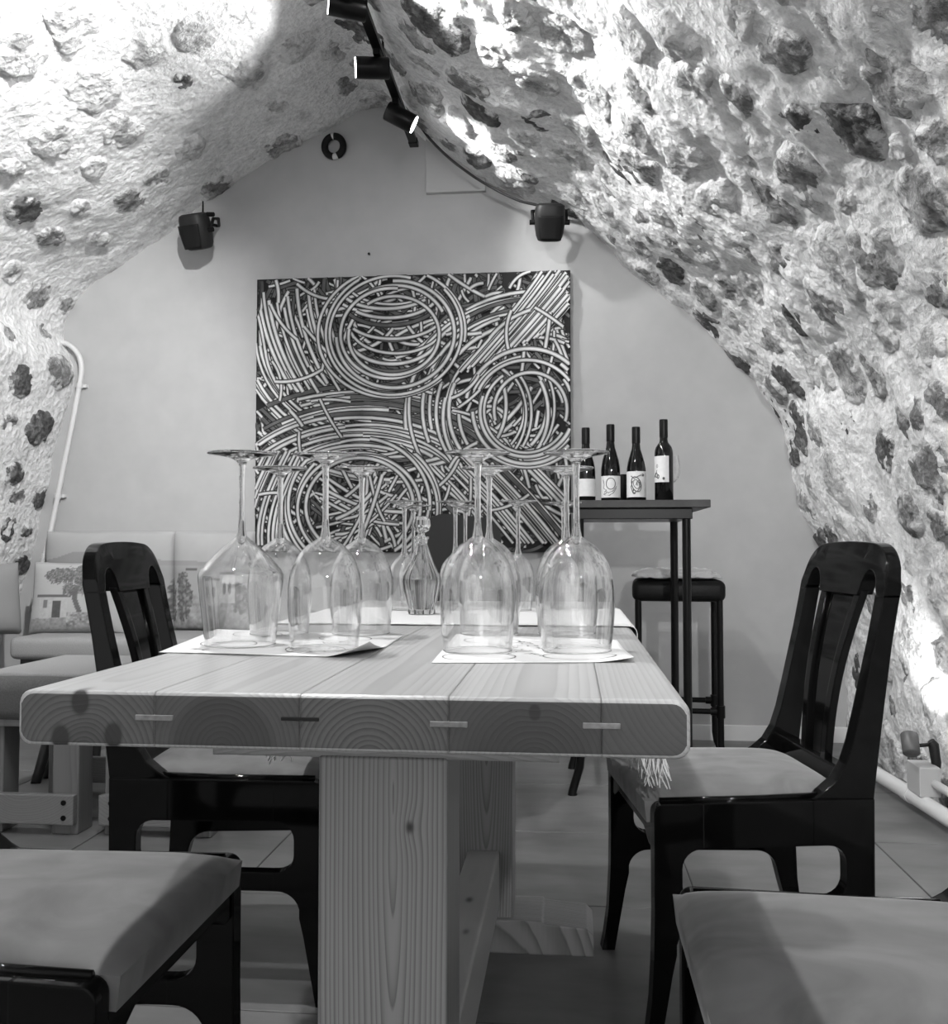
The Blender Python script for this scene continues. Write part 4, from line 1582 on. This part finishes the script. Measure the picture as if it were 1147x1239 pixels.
# ================================================================== BAR TABLE + BOTTLES
BTZ = 1.07
BY0, BY1 = 3.40, 3.92
bx1 = P(860, 610, y=BY0).x
bx0 = P(688, 610, y=BY0).x
bar = thing('bar_table', ((bx0 + bx1) / 2, (BY0 + BY1) / 2, 0), 0, 'tall narrow bar table with dark top and black tube legs', 'bar table')
bcx, bcy = (bx0 + bx1) / 2, (BY0 + BY1) / 2
b_ = MB()
b_.box(bx0 - bcx, bx1 - bcx, BY0 - bcy, BY1 - bcy, BTZ - .028, BTZ, r=.002)
b_.build('table_top', M['bartop'], bar)
ax1 = P(838, 622, y=BY0 + .03).x - bcx
ax0 = bx0 - bcx + .02
b_ = MB()
b_.box(ax0, ax1, BY0 - bcy + .03, BY1 - bcy - .03, BTZ - .068, BTZ - .028, r=.002)
b_.build('apron', M['blackmetal'], bar)
for (lx, ly, sx) in ((ax1 - .02, BY0 - bcy + .05, 1), (ax1 - .02, BY1 - bcy - .06, 1), (ax0 + .02, BY0 - bcy + .05, -1), (ax0 + .02, BY1 - bcy - .06, -1)):
    b_ = MB()
    b_.tube([(lx, ly, BTZ - .06), (lx, ly, .14), (lx + sx * .004, ly, .10), (lx + sx * .022, ly, .04), (lx + sx * .03, ly, .012), (lx + sx * .03, ly, 0)], [.0155, .0155, .0155, .0155, .0155, .018], 12)
    b_.build('leg', M['blackmetal'], bar, smooth=True, angle=50)
b_ = MB()
b_.tube([(ax1 - .02, BY0 - bcy + .05, .24), (ax1 - .02, BY1 - bcy - .06, .24)], .012, 10)
b_.build('foot_rail', M['blackmetal'], bar, smooth=True)
b_ = MB()
b_.tube([(ax0 + .02, BY0 - bcy + .05, .24), (ax0 + .02, BY1 - bcy - .06, .24)], .012, 10)
b_.build('foot_rail', M['blackmetal'], bar, smooth=True)

def bottle(label, px, top_py, shape, lab_py, full, art, yy=3.50, rad=.0355):
    p = P(px, 600, y=yy)
    H = P(px, top_py, y=yy).z - BTZ
    t = thing('wine_bottle', (p.x, yy, BTZ), math.atan2(-p.x, yy) , label, 'bottle', 'wine bottles on the bar table')
    if shape == 'burgundy':
        pr = [(.0001, 0), (rad - .003, 0), (rad, .004), (rad, H * .40), (rad * .97, H * .45), (rad * .86, H * .53), (rad * .66, H * .62), (rad * .47, H * .70), (.0145, H * .77), (.0140, H * .86)]
    else:
        pr = [(.0001, 0), (rad - .003, 0), (rad, .004), (rad, H * .58), (rad * .97, H * .62), (rad * .86, H * .66), (rad * .66, H * .695), (rad * .48, H * .72), (.0148, H * .75), (.0142, H * .80)]
    pr += [(.0142, H * .80 if shape != 'burgundy' else H * .86), (.0142, H - .004), (.012, H), (.0001, H)]
    b_ = MB()
    b_.lathe(pr, 28)
    b_.build('body', M['bottle'], t, smooth=True, angle=45)
    b_ = MB()
    cz = H * .78
    b_.lathe([(.0152, cz), (.0155, cz + .002), (.0155, H - .006), (.0148, H + .0008), (.0001, H + .001)], 20)
    b_.build('capsule', M['capsule'], t, smooth=True, angle=45)
    z0 = max(.006, P(px, lab_py[1], y=yy).z - BTZ)
    z1 = P(px, lab_py[0], y=yy).z - BTZ
    a0, a1 = full
    b_ = MB()
    def lf(u, v, off=.0006):
        a = R(a0 + (a1 - a0) * u)
        rr = rad + off
        return (rr * math.sin(a), -rr * math.cos(a), z0 + (z1 - z0) * v)
    b_.grid(lambda u, v: lf(u, v), 18, 2)
    lb = b_.build('label', M['label'], t, smooth=True)
    if art:
        b_ = MB()
        for pts, w in art:
            b_.tube([lf(u, v, .0008) for u, v in pts], w * 1.5, 4)
        b_.build('label_drawing', M['ink'], lb)
    return t
def oval(cx, cy, rx, ry, a0=0, a1=360, n=18, tilt=0):
    o = []
    for k in range(n + 1):
        a = R(a0 + (a1 - a0) * k / n)
        x, y = rx * math.cos(a), ry * math.sin(a)
        o.append((cx + x * math.cos(tilt) - y * math.sin(tilt), cy + x * math.sin(tilt) + y * math.cos(tilt)))
    return o
art2 = [(oval(.50, .64, .17, .26, n=20), .0010), ([(.20, .82), (.24, .60), (.22, .42), (.34, .34), (.25, .25)], .0010),
        ([(.28, .30), (.42, .22), (.58, .30), (.72, .52)], .0009), ([(.26, .12), (.45, .10), (.60, .22), (.71, .44)], .0009), ([(.22, .15), (.35, .22)], .0012)]
rb = random.Random(2)
art3 = [(oval(.50, .50, .17, .30, tilt=.3), .0012), (oval(.50, .50, .10, .18, tilt=.3), .0009), ([(.30, .82), (.42, .72), (.55, .80), (.68, .86)], .0012),
        ([(.36, .62), (.30, .40), (.36, .20), (.44, .16)], .0012), ([(.62, .60), (.66, .44), (.60, .30), (.52, .22)], .0012), (oval(.42, .20, .05, .07), .0010), (oval(.76, .86, .03, .04), .0016)]
for k in range(7):
    c_ = (rb.uniform(.38, .62), rb.uniform(.3, .7))
    art3.append(([c_, (c_[0] + rb.uniform(-.1, .1), c_[1] + rb.uniform(-.15, .15))], .0009))
art4 = [(oval(.30, .28, .07, .09), .0012), (oval(.42, .22, .05, .07), .0014), ([(.2, .22), (.3, .34), (.34, .46)], .0009), ([(.16, .2), (.22, .28)], .0014), (oval(.72, .14, .03, .03), .0016), (oval(.36, .62, .05, .06), .0005)]
bottle('dark wine bottle with a plain pale label, next to the painting edge', 709, 518, 'burgundy', (580, 601), (-80, 80), None)
bottle('dark sloping-shouldered wine bottle with a line-drawn oval on its label', 739, 514, 'burgundy', (576.5, 602.5), (-80, 80), art2)
bottle('dark sloping-shouldered wine bottle with a sketched animal on its label', 770, 517, 'burgundy', (571, 602), (-80, 80), art3)
bottle('tall square-shouldered wine bottle with a narrow white label', 803.5, 508, 'bordeaux', (552.5, 584), (-88, 32), art4, rad=.034)
# small black tin between two bottles
p = P(754.5, 600, y=3.62)
b_ = MB()
b_.lathe([(.0001, 0), (.015, 0), (.016, .002), (.016, .105), (.015, .109), (.0001, .110)], 18)
o = b_.build('black_canister', M['blackmatte'], smooth=True, angle=40)
o.location = (p.x, 3.62, BTZ)
tag(o, 'slim black canister standing between two labelled wine bottles', 'canister')
# upright glass behind the tall bottle
p = P(812.5, 600, y=3.66)
ug = thing('wine_glass', (p.x, 3.66, BTZ), 0, 'upright empty wine glass behind the tall square-shouldered bottle', 'wine glass')
b_ = MB()
b_.lathe([(.0001, .001), (.030, .0012), (.031, .0022), (.012, .006), (.0042, .014), (.0038, .05), (.0045, .075), (.0001, .080)], 28)
b_.build('stem', M['solidglass'], ug, smooth=True)
b_ = MB()
b_.lathe([(.0045, .076), (.016, .082), (.026, .094), (.032, .110), (.034, .128), (.032, .155), (.028, .185)], 32)
b_.build('bowl', M['glass'], ug, smooth=True)

# ================================================================== BAR STOOL
sp_ = P(819, 700, y=4.10)
stool = thing('bar_stool', (sp_.x, 4.10, 0), R(-4), 'black bar stool with a padded seat and a white fleece pad', 'bar stool')
SZ1, SZ0 = P(819, 702, y=3.95).z, P(819, 728, y=3.95).z
b_ = MB()
b_.box(-.19, .19, -.17, .17, SZ0, SZ1, r=.028, seg=4)
b_.build('seat_pad', M['leather'], stool, smooth=True)
for sx in (-1, 1):
    for sy in (-1, 1):
        b_ = MB()
        x, y = sx * .165, sy * .145
        b_.tube([(x, y, SZ0 + .01), (x, y, .13), (x, y, .09), (x + sx * .006, y, .05), (x + sx * .018, y, .02), (x + sx * .022, y, 0)], [.014] * 5 + [.017], 12)
        b_.build('leg', M['blackmetal'], stool, smooth=True, angle=50)
for sy in (-1, 1):
    b_ = MB()
    b_.tube([(-.165, sy * .145, .225), (.165, sy * .145, .225)], .0115, 10)
    for sx in (-1, 1):
        b_.tube([(sx * .165, sy * .145, .20), (sx * .165, sy * .145, .25)], .019, 12)
        b_.tube([(sx * .150, sy * .145, .225), (sx * .125, sy * .145, .225)], .016, 12)
    b_.build('foot_rail', M['blackmetal'], stool, smooth=True, angle=50)
# fleece pad lies on the stool
b_ = MB()
def fl(u, v):
    x, y = (u - .5) * .35, (v - .5) * .31
    rr = max(abs(u - .5), abs(v - .5)) * 2
    z = .030 * (1 - rr ** 4) ** .7 + float(fnoise(np.array([[x * 28, y * 28, 1.0]]), 3)[0]) * .022
    return (x * (1 + .03 * math.sin(v * 17)), y, max(z, .0) + .009 - .004 * (rr > .97))
b_.grid(fl, 40, 30)
o = b_.build('fleece_pad', M['fur'], smooth=True)
o.location = (sp_.x - .008, 4.10, SZ1 + .006)
md = o.modifiers.new('s', 'SOLIDIFY'); md.thickness = .008
tag(o, 'crumpled white fleece pad lying on the black bar stool', 'seat pad')

# ================================================================== BENCH, PRINTED CUSHIONS
def paint_panel(u, v):
    """grey landscape print: u, v arrays in 0..1 -> reflectance"""
    n = fnoise(np.stack([u * 14, v * 9, 0 * u + 2.0], -1), 4)
    n2 = fnoise(np.stack([u * 50, v * 30, 0 * u + 5.0], -1), 3)
    g = 0.46 + 0.05 * n
    hill = .70 + .10 * np.exp(-((u - .16) / .10) ** 2) + .03 * np.exp(-((u - .42) / .06) ** 2) + .02 * n
    sea = (v < .66)
    g = np.where(v < hill, .34 + .06 * n, g)
    g = np.where(sea, .38 + .10 * n, g)
    g = np.where((np.abs(v - .615) < .012) & (np.abs(u - .64) < .035), .16, g)
    land = .30 + .10 * n + .06 * np.sin(u * 11)
    g = np.where(v < land, .36 + .35 * n2 + .1 * n, g)
    for (cx, cy, rx, ry) in ((.60, .36, .06, .24), (.30, .42, .05, .18), (.52, .30, .03, .2), (.93, .36, .05, .2), (.08, .3, .05, .2)):
        q = ((u - cx) / rx) ** 2 + ((v - cy) / ry) ** 2
        g = np.where(q + 1.6 * n + .9 * n2 < .85, .10 + .22 * np.abs(n2) * 3, g)
    for (cx, w, h0, h1) in ((.76, .06, .26, .52), (.86, .045, .28, .58), (.40, .03, .25, .42)):
        q = (np.abs(u - cx) < w) & (v > h0) & (v < h1)
        g = np.where(q, .52 + .2 * n2, g)
        g = np.where((np.abs(u - cx) < w) & (np.abs(v - h1) < .015), .2, g)
        for dx in (-.4, .3):
            q = ((u - cx - dx * w) / (.2 * w)) ** 2 + ((v - (h0 + .5 * (h1 - h0))) / (.22 * (h1 - h0))) ** 2 < 1
            g = np.where(q, .18, g)
    return np.clip(g * .78, .035, .6)
def paint_house(u, v):
    n = fnoise(np.stack([u * 9, v * 9, 0 * u + 1.0], -1), 4)
    n2 = fnoise(np.stack([u * 34, v * 34, 0 * u + 7.0], -1), 3)
    g = .50 + .05 * n
    g = np.where(v < .20 + .05 * n, .33 + .25 * n2, g)
    house = (u > .14) & (u < .52) & (v > .20) & (v < .50)
    g = np.where(house, .52 + .15 * n2, g)
    g = np.where((u > .11) & (u < .56) & (np.abs(v - .51) < .022), .16, g)
    g = np.where((np.abs(u - .38) < .055) & (v > .20) & (v < .44), .10 + .1 * np.abs(n2), g)
    g = np.where((np.abs(u - .23) < .03) & (np.abs(v - .40) < .05), .22, g)
    for (cx, cy, rx, ry) in ((.42, .80, .24, .14), (.74, .74, .24, .22), (.55, .62, .12, .12)):
        q = ((u - cx) / rx) ** 2 + ((v - cy) / ry) ** 2
        g = np.where(q + 1.8 * n + 1.2 * n2 < .72, .12 + .3 * np.abs(n2) * 2.5, g)
    g = np.where((np.abs(u - .66 - .05 * np.sin(v * 9)) < .035) & (v > .22) & (v < .66), .14 + .15 * np.abs(n2), g)
    q = (u > .52) & (v > .08) & (v < .28 + .03 * n)
    g = np.where(q, .34 + .6 * n2, g)
    e = (u < .03) | (v < .03) | (u > .97) | (v > .965)
    g = np.where(e, .42, g)
    return np.clip(g * .78, .035, .6)
def cushion(name, w, h, th, fn, nu, nv, parent=None, pinch=.02, u0=0., u1=1.):
    """upright cushion, front face towards -y, printed; base on z = 0"""
    me = bpy.data.meshes.new(name)
    uu, vv = np.meshgrid(np.linspace(0, 1, nu + 1), np.linspace(0, 1, nv + 1))
    uu, vv = uu.ravel(), vv.ravel()
    e = (1 - (2 * uu - 1) ** 4) * (1 - (2 * vv - 1) ** 4)
    puff = th * np.power(np.clip(e, 0, 1), .45)
    x = (uu - .5) * w * (1 - pinch * (1 - (2 * vv - 1) ** 2) * 2)
    z = (vv - .5) * h * (1 - pinch * (1 - (2 * uu - 1) ** 2) * 2) + h / 2
    fr = np.stack([x, -puff / 2, z], -1)
    bk = np.stack([x, puff / 2, z], -1)
    n1 = len(fr)
    vs = np.concatenate([fr, bk])
    fs = []
    for j in range(nv):
        for i in range(nu):
            a = j * (nu + 1) + i
            fs.append((a, a + 1, a + nu + 2, a + nu + 1))
            fs.append((n1 + a, n1 + a + nu + 1, n1 + a + nu + 2, n1 + a + 1))
    me.from_pydata(vs.tolist(), [], fs)
    g = fn(u0 + (u1 - u0) * uu, vv) if fn else np.full(n1, .25)
    ca = me.color_attributes.new('Col', 'FLOAT_COLOR', 'POINT')
    g2 = np.concatenate([g, np.full(n1, .4)])
    ca.data.foreach_set('color', np.stack([g2, g2, g2, np.ones_like(g2)], -1).ravel())
    me.polygons.foreach_set('use_smooth', [True] * len(me.polygons))
    me.materials.append(M['print'])
    me.update()
    o = bpy.data.objects.new(name, me)
    COL.objects.link(o)
    if parent: o.parent = parent
    return o
SEAT_Z = P(60, 771, y=3.98).z
bench_x0, bench_x1 = -2.50, P(372, 771, y=4.0).x
bench = thing('wall_bench', ((bench_x0 + bench_x1) / 2, 4.2, 0), 0, 'long grey upholstered bench along the end wall, on dark splayed legs', 'bench')
bw = (bench_x1 - bench_x0) / 2
b_ = MB()
b_.box(-bw, bw, -.25, .20, SEAT_Z - .10, SEAT_Z, r=.03, seg=4)
b_.build('seat_cushion', M['lightcloth'], bench, smooth=True)
b_ = MB()
b_.box(-bw + .03, bw - .03, -.20, .19, SEAT_Z - .17, SEAT_Z - .09, r=.004)
b_.build('seat_base', M['darkwood'], bench)
for (fx, fy) in ((43, 948), (57, 942), (9, 918), (116, 917)):
    p = P(fx, fy, z=0) - bench.location
    b_ = MB()
    dx = -.035 if fx in (43, 57, 116) else .02
    dy = .28 if fy > 930 else .1
    b_.tube([(p.x + dx, min(p.y + dy, -.02), SEAT_Z - .12), (p.x, p.y, 0)], [.028, .018], 10)
    b_.build('leg', M['darkwood'], bench, smooth=True)
b_ = MB()
for fx in (-.1, .9):
    b_ = MB()
    b_.tube([(fx * bw, .1, SEAT_Z - .12), (fx * bw, .16, 0)], [.028, .018], 10)
    b_.build('leg', M['darkwood'], bench, smooth=True)
# landscape-printed back panels, on the bench against the wall
pl0, pl1, pl2 = P(52, 700, y=4.40).x, P(208, 700, y=4.40).x, P(306, 700, y=4.40).x
ztop = P(200, 642, y=4.40).z
for (xa, xb_, u0, u1, lab) in ((pl0, pl1, 0.0, .51, 'landscape-printed back cushion with hills, behind the house-print pillow'),
                              (pl1, pl2, .51, 1.0, 'landscape-printed back cushion with trees and arched houses beside the canvas')):
    o = cushion('back_cushion', xb_ - xa, ztop - SEAT_Z, .12, paint_panel, 110, 80, pinch=.002, u0=u0, u1=u1)
    o.location = ((xa + xb_) / 2, 4.43, SEAT_Z - .004)
    tag(o, lab, 'cushion', 'printed back cushions on the wall bench')
# house-print pillow
pa_, pb_ = P(33, 770, y=4.18), P(150, 770, y=4.18)
zt_ = P(60, 680, y=4.22).z
o = cushion('printed_pillow', pb_.x - pa_.x, zt_ - SEAT_Z + .01, .10, paint_house, 90, 80, pinch=.02, u0=0, u1=1.25)
o.location = ((pa_.x + pb_.x) / 2, 4.20, SEAT_Z - .006)
o.rotation_euler = (R(-8), 0, R(3))
tag(o, 'pale pillow printed with a cottage and tree, leaning on the bench', 'pillow')
# plain pillow wedged by the rock
o = cushion('grey_pillow', .34, .34, .10, None, 20, 20, pinch=.03)
p = P(-14, 772, y=4.0)
o.location = (p.x, 4.0, SEAT_Z - .006)
o.rotation_euler = (R(-6), 0, R(68))
tag(o, 'plain grey pillow squeezed between rock wall and printed pillow', 'pillow')

# ---- timber-framed padded stools before the bench
tim = wood_mat('stool_timber', 0.0, 0.4, rings=130, dark=.11, light=.17, axis='Z', warp=.03, contrast=(.1, 1.))
tim2 = wood_mat('stool_rail', 0.0, 0.3, rings=130, dark=.13, light=.20, axis='Y', warp=.03, contrast=(.1, 1.),
                knots=[(-.12, -.25, .1, .02, (1, 1, 1))])
def padded_stool(label, pxl, pxr, py):
    a, c = P(pxl, py, z=0), P(pxr, py, z=0)
    y0 = (a.y + c.y) / 2
    t = thing('padded_stool', ((a.x + c.x) / 2, y0 + .25, 0), 0, label, 'stool', 'timber-framed stools before the bench')
    hw = (c.x - a.x) / 2
    for sx in (-1, 1):
        for sy in (-1, 1):
            b_ = MB()
            xx = sx * (hw - .045)
            yy = -.25 + .045 if sy < 0 else .25 - .045
            b_.box(xx - .044, xx + .044, yy - .045, yy + .045, 0, .335, r=.004)
            b_.build('leg', tim, t)
    for sy in (-1, 1):
        b_ = MB()
        yb = -.262 if sy < 0 else .25
        b_.box(-hw - .006, hw + .006 - .01, yb - .014, yb + .012, .035, .128, r=.003)
        rl2 = b_.build('low_rail', tim2, t)
        for sx in (-1, 1):
            for dz in (.058, .105):
                b_ = MB()
                yq = yb - .0165 if sy < 0 else yb + .0145
                b_.tube([(sx * (hw - .035), yq, dz), (sx * (hw - .035), yq + .004, dz)], .0085, 10)
                b_.build('bolt', M['blackmetal'], rl2)
    b_ = MB()
    b_.box(-hw - .02, hw + .02, -.27, .27, .335, .36, r=.003)
    b_.build('seat_board', tim, t)
    b_ = MB()
    b_.box(-hw - .03, hw + .03, -.285, .285, .345, .490, r=.045, seg=5)
    b_.build('seat_cushion', M['greycloth'], t, smooth=True)
    b_ = MB()
    b_.box(-hw, hw + .01, -.24, .26, .48, .500, r=.009, seg=3)
    b_.build('lit_top', M['lightcloth'], t, smooth=True)  # paler layer: light on the cushion top put into the colour
    return t
padded_stool('low timber stool with thick grey cushion, at the rock wall end', -34, 98, 1008)
padded_stool('low timber stool with thick grey cushion, hidden behind the dining chair', 122, 258, 1012)

# ================================================================== DARK CHAIR AND BAG BEYOND THE TABLE
pc0, pc1 = P(500, 660, y=2.95), P(556, 660, y=2.95)
ch = thing('padded_chair', ((pc0.x + pc1.x) / 2 + .06, 3.1, 0), R(8), 'dark grey padded chair standing behind the far glasses', 'chair')
cw = (pc1.x - pc0.x) / 2 + .05
zt_ = P(520, 622, y=2.95).z
b_ = MB()
def bkf(zs):
    pass
poly = [(-cw, .46), (cw, .46), (cw, zt_ - .09)] + arc(cw - .07, zt_ - .08, .07, 0, 90, 6) + arc(-cw + .07, zt_ - .07, .07, 90, 180, 6)
b_.prism([(a, c) for a, c in poly], lambda a, c, q: (a, q - .15, c), -.03, .03)
b_.build('backrest', plain('dark_upholstery', 0.012, .8), ch, smooth=True, angle=40, fix=True)
b_ = MB()
b_.box(-cw - .04, cw + .04, -.17, .26, .40, .48, r=.03, seg=3)
b_.build('seat', plain('dark_seat', 0.012, .8), ch, smooth=True)
for sx in (-1, 1):
    for sy in (-.13, .2):
        b_ = MB()
        b_.tube([(sx * cw * .9, sy, .42), (sx * cw, sy * 1.15, 0)], [.02, .013], 10)
        b_.build('leg', M['darkwood'], ch, smooth=True)

# ================================================================== FLOOR UPLIGHT, PIPES
def wall_x(px, py, y):
    return P(px, py, y=y)
# thick pipe along the foot of the right wall
pp = []
for (px, py) in ((1030, 912), (1045, 925), (1067, 940), (1100, 960), (1147, 990), (1200, 1022), (1300, 1085)):
    d = P(px, py, z=.055)
    pp.append(d)
b_ = MB()
b_.tube(pp[:4] , .026, 14)
pipe = b_.build('floor_pipe', M['conduit'], smooth=True, angle=50)
tag(pipe, 'white plastic pipe running along the foot of the stone wall', 'pipe')
b_ = MB()
b_.tube(pp[3:], .026, 14)
b_.build('pipe_length', M['conduit'], pipe, smooth=True, angle=50)
b_ = MB()
dd = (pp[4] - pp[3]).normalized()
b_.tube([pp[3] - dd * .03, pp[3] + dd * .03], .029, 14)
b_.build('coupling', M['conduit'], pipe, smooth=True, angle=50)
# uplight
ub = P(1122, 958, z=.09)
UY = ub.y
up = thing('floor_spotlight', (ub.x, UY, .06), 0, 'small grey spotlight on a square box washing the stone wall', 'spotlight')
pz = lambda px, py: P(px, py, y=UY) - Vector((ub.x, UY, .06))
b_ = MB()
q0, q1 = pz(1109, 962), pz(1134, 927)
b_.box(q0.x, q1.x, -.03, .09, q0.z, q1.z, r=.003)
b_.build('junction_box', M['greyplastic'], up)
arm0 = pz(1137, 925); arm1 = pz(1132, 903); arm2 = pz(1114, 904); hd0 = pz(1104, 914); hd1 = pz(1099, 887)
b_ = MB()
b_.tube([arm0 + Vector((0, .03, -.02)), arm0 + Vector((0, .03, .0)), arm1 + Vector((.004, .03, 0)), arm1 + Vector((-.004, .03, .012))], [.014, .016, .017, .012], 12)
b_.build('elbow', M['darkplastic'], up, smooth=True, angle=60)
b_ = MB()
b_.tube([arm1 + Vector((0, .03, 0)), arm2 + Vector((-.01, .02, 0))], .0065, 8)
b_.build('arm', M['darkplastic'], up, smooth=True)
hx = (hd0 + hd1) / 2
ax_ = Vector((.12, .60, .72)).normalized()
e0, e1 = hx - ax_ * .036, hx + ax_ * .036
b_ = MB()
b_.tube([e0, e0 + ax_ * .004, e1 - ax_ * .002, e1], [.023, .0275, .0285, .0275], 20)
b_.build('lamp_can', plain('uplight_grey', 0.09, .45), up, smooth=True, angle=50)
b_ = MB()
b_.tube([e1 + ax_ * .0004, e1 + ax_ * .002], .024, 20)
b_.build('lens', M['lampface'], up)
s_ = spot('uplight_lamp', Vector((ub.x, UY, .06)) + e1 + ax_ * .012, Vector((ub.x, UY, .06)) + e1 + Vector((.42, .40, .85)), 11, 84, .7, .02)
# small side pipe by the box
a, c = P(1127, 946, y=UY), P(1160, 966, y=UY - .2)
b_ = MB()
b_.tube([a, c, c + Vector((.1, -.3, -.02))], .014, 12)
tag(b_.build('side_pipe', M['conduit'], smooth=True), 'thin white pipe ending at the spotlight box', 'pipe')
# conduit climbing the left edge of the end wall
cp = [P(q[0], q[1], y=BACK_Y - .03) for q in ((72, 414), (82, 416), (92, 424), (98, 436), (99, 450), (90, 500), (78, 560), (66, 620), (58, 660), (46, 700), (38, 740))]
b_ = MB()
q = []
for i in range(len(cp) - 1):
    for k in range(3):
        q.append(cp[i].lerp(cp[i + 1], k / 3))
q.append(cp[-1])
q = [q[0]] + [(q[i - 1] + q[i] * 2 + q[i + 1]) / 4 for i in range(1, len(q) - 1)] + [q[-1]]
b_.tube(q, .013, 12)
cd = b_.build('wall_conduit', M['conduit'], smooth=True)
tag(cd, 'pale conduit bending over the rock edge down the end wall', 'conduit')
for f in (.45, .68, .85):
    i = int(f * (len(q) - 1))
    dv = (q[i + 1] - q[i]).normalized()
    b_ = MB()
    b_.tube([q[i] - dv * .012, q[i] + dv * .012], .0165, 12)
    b_.box(q[i].x - .004, q[i].x + .03, BACK_Y - .02, BACK_Y + .004, q[i].z - .008, q[i].z + .008)
    b_.build('clip', M['conduit'], cd)
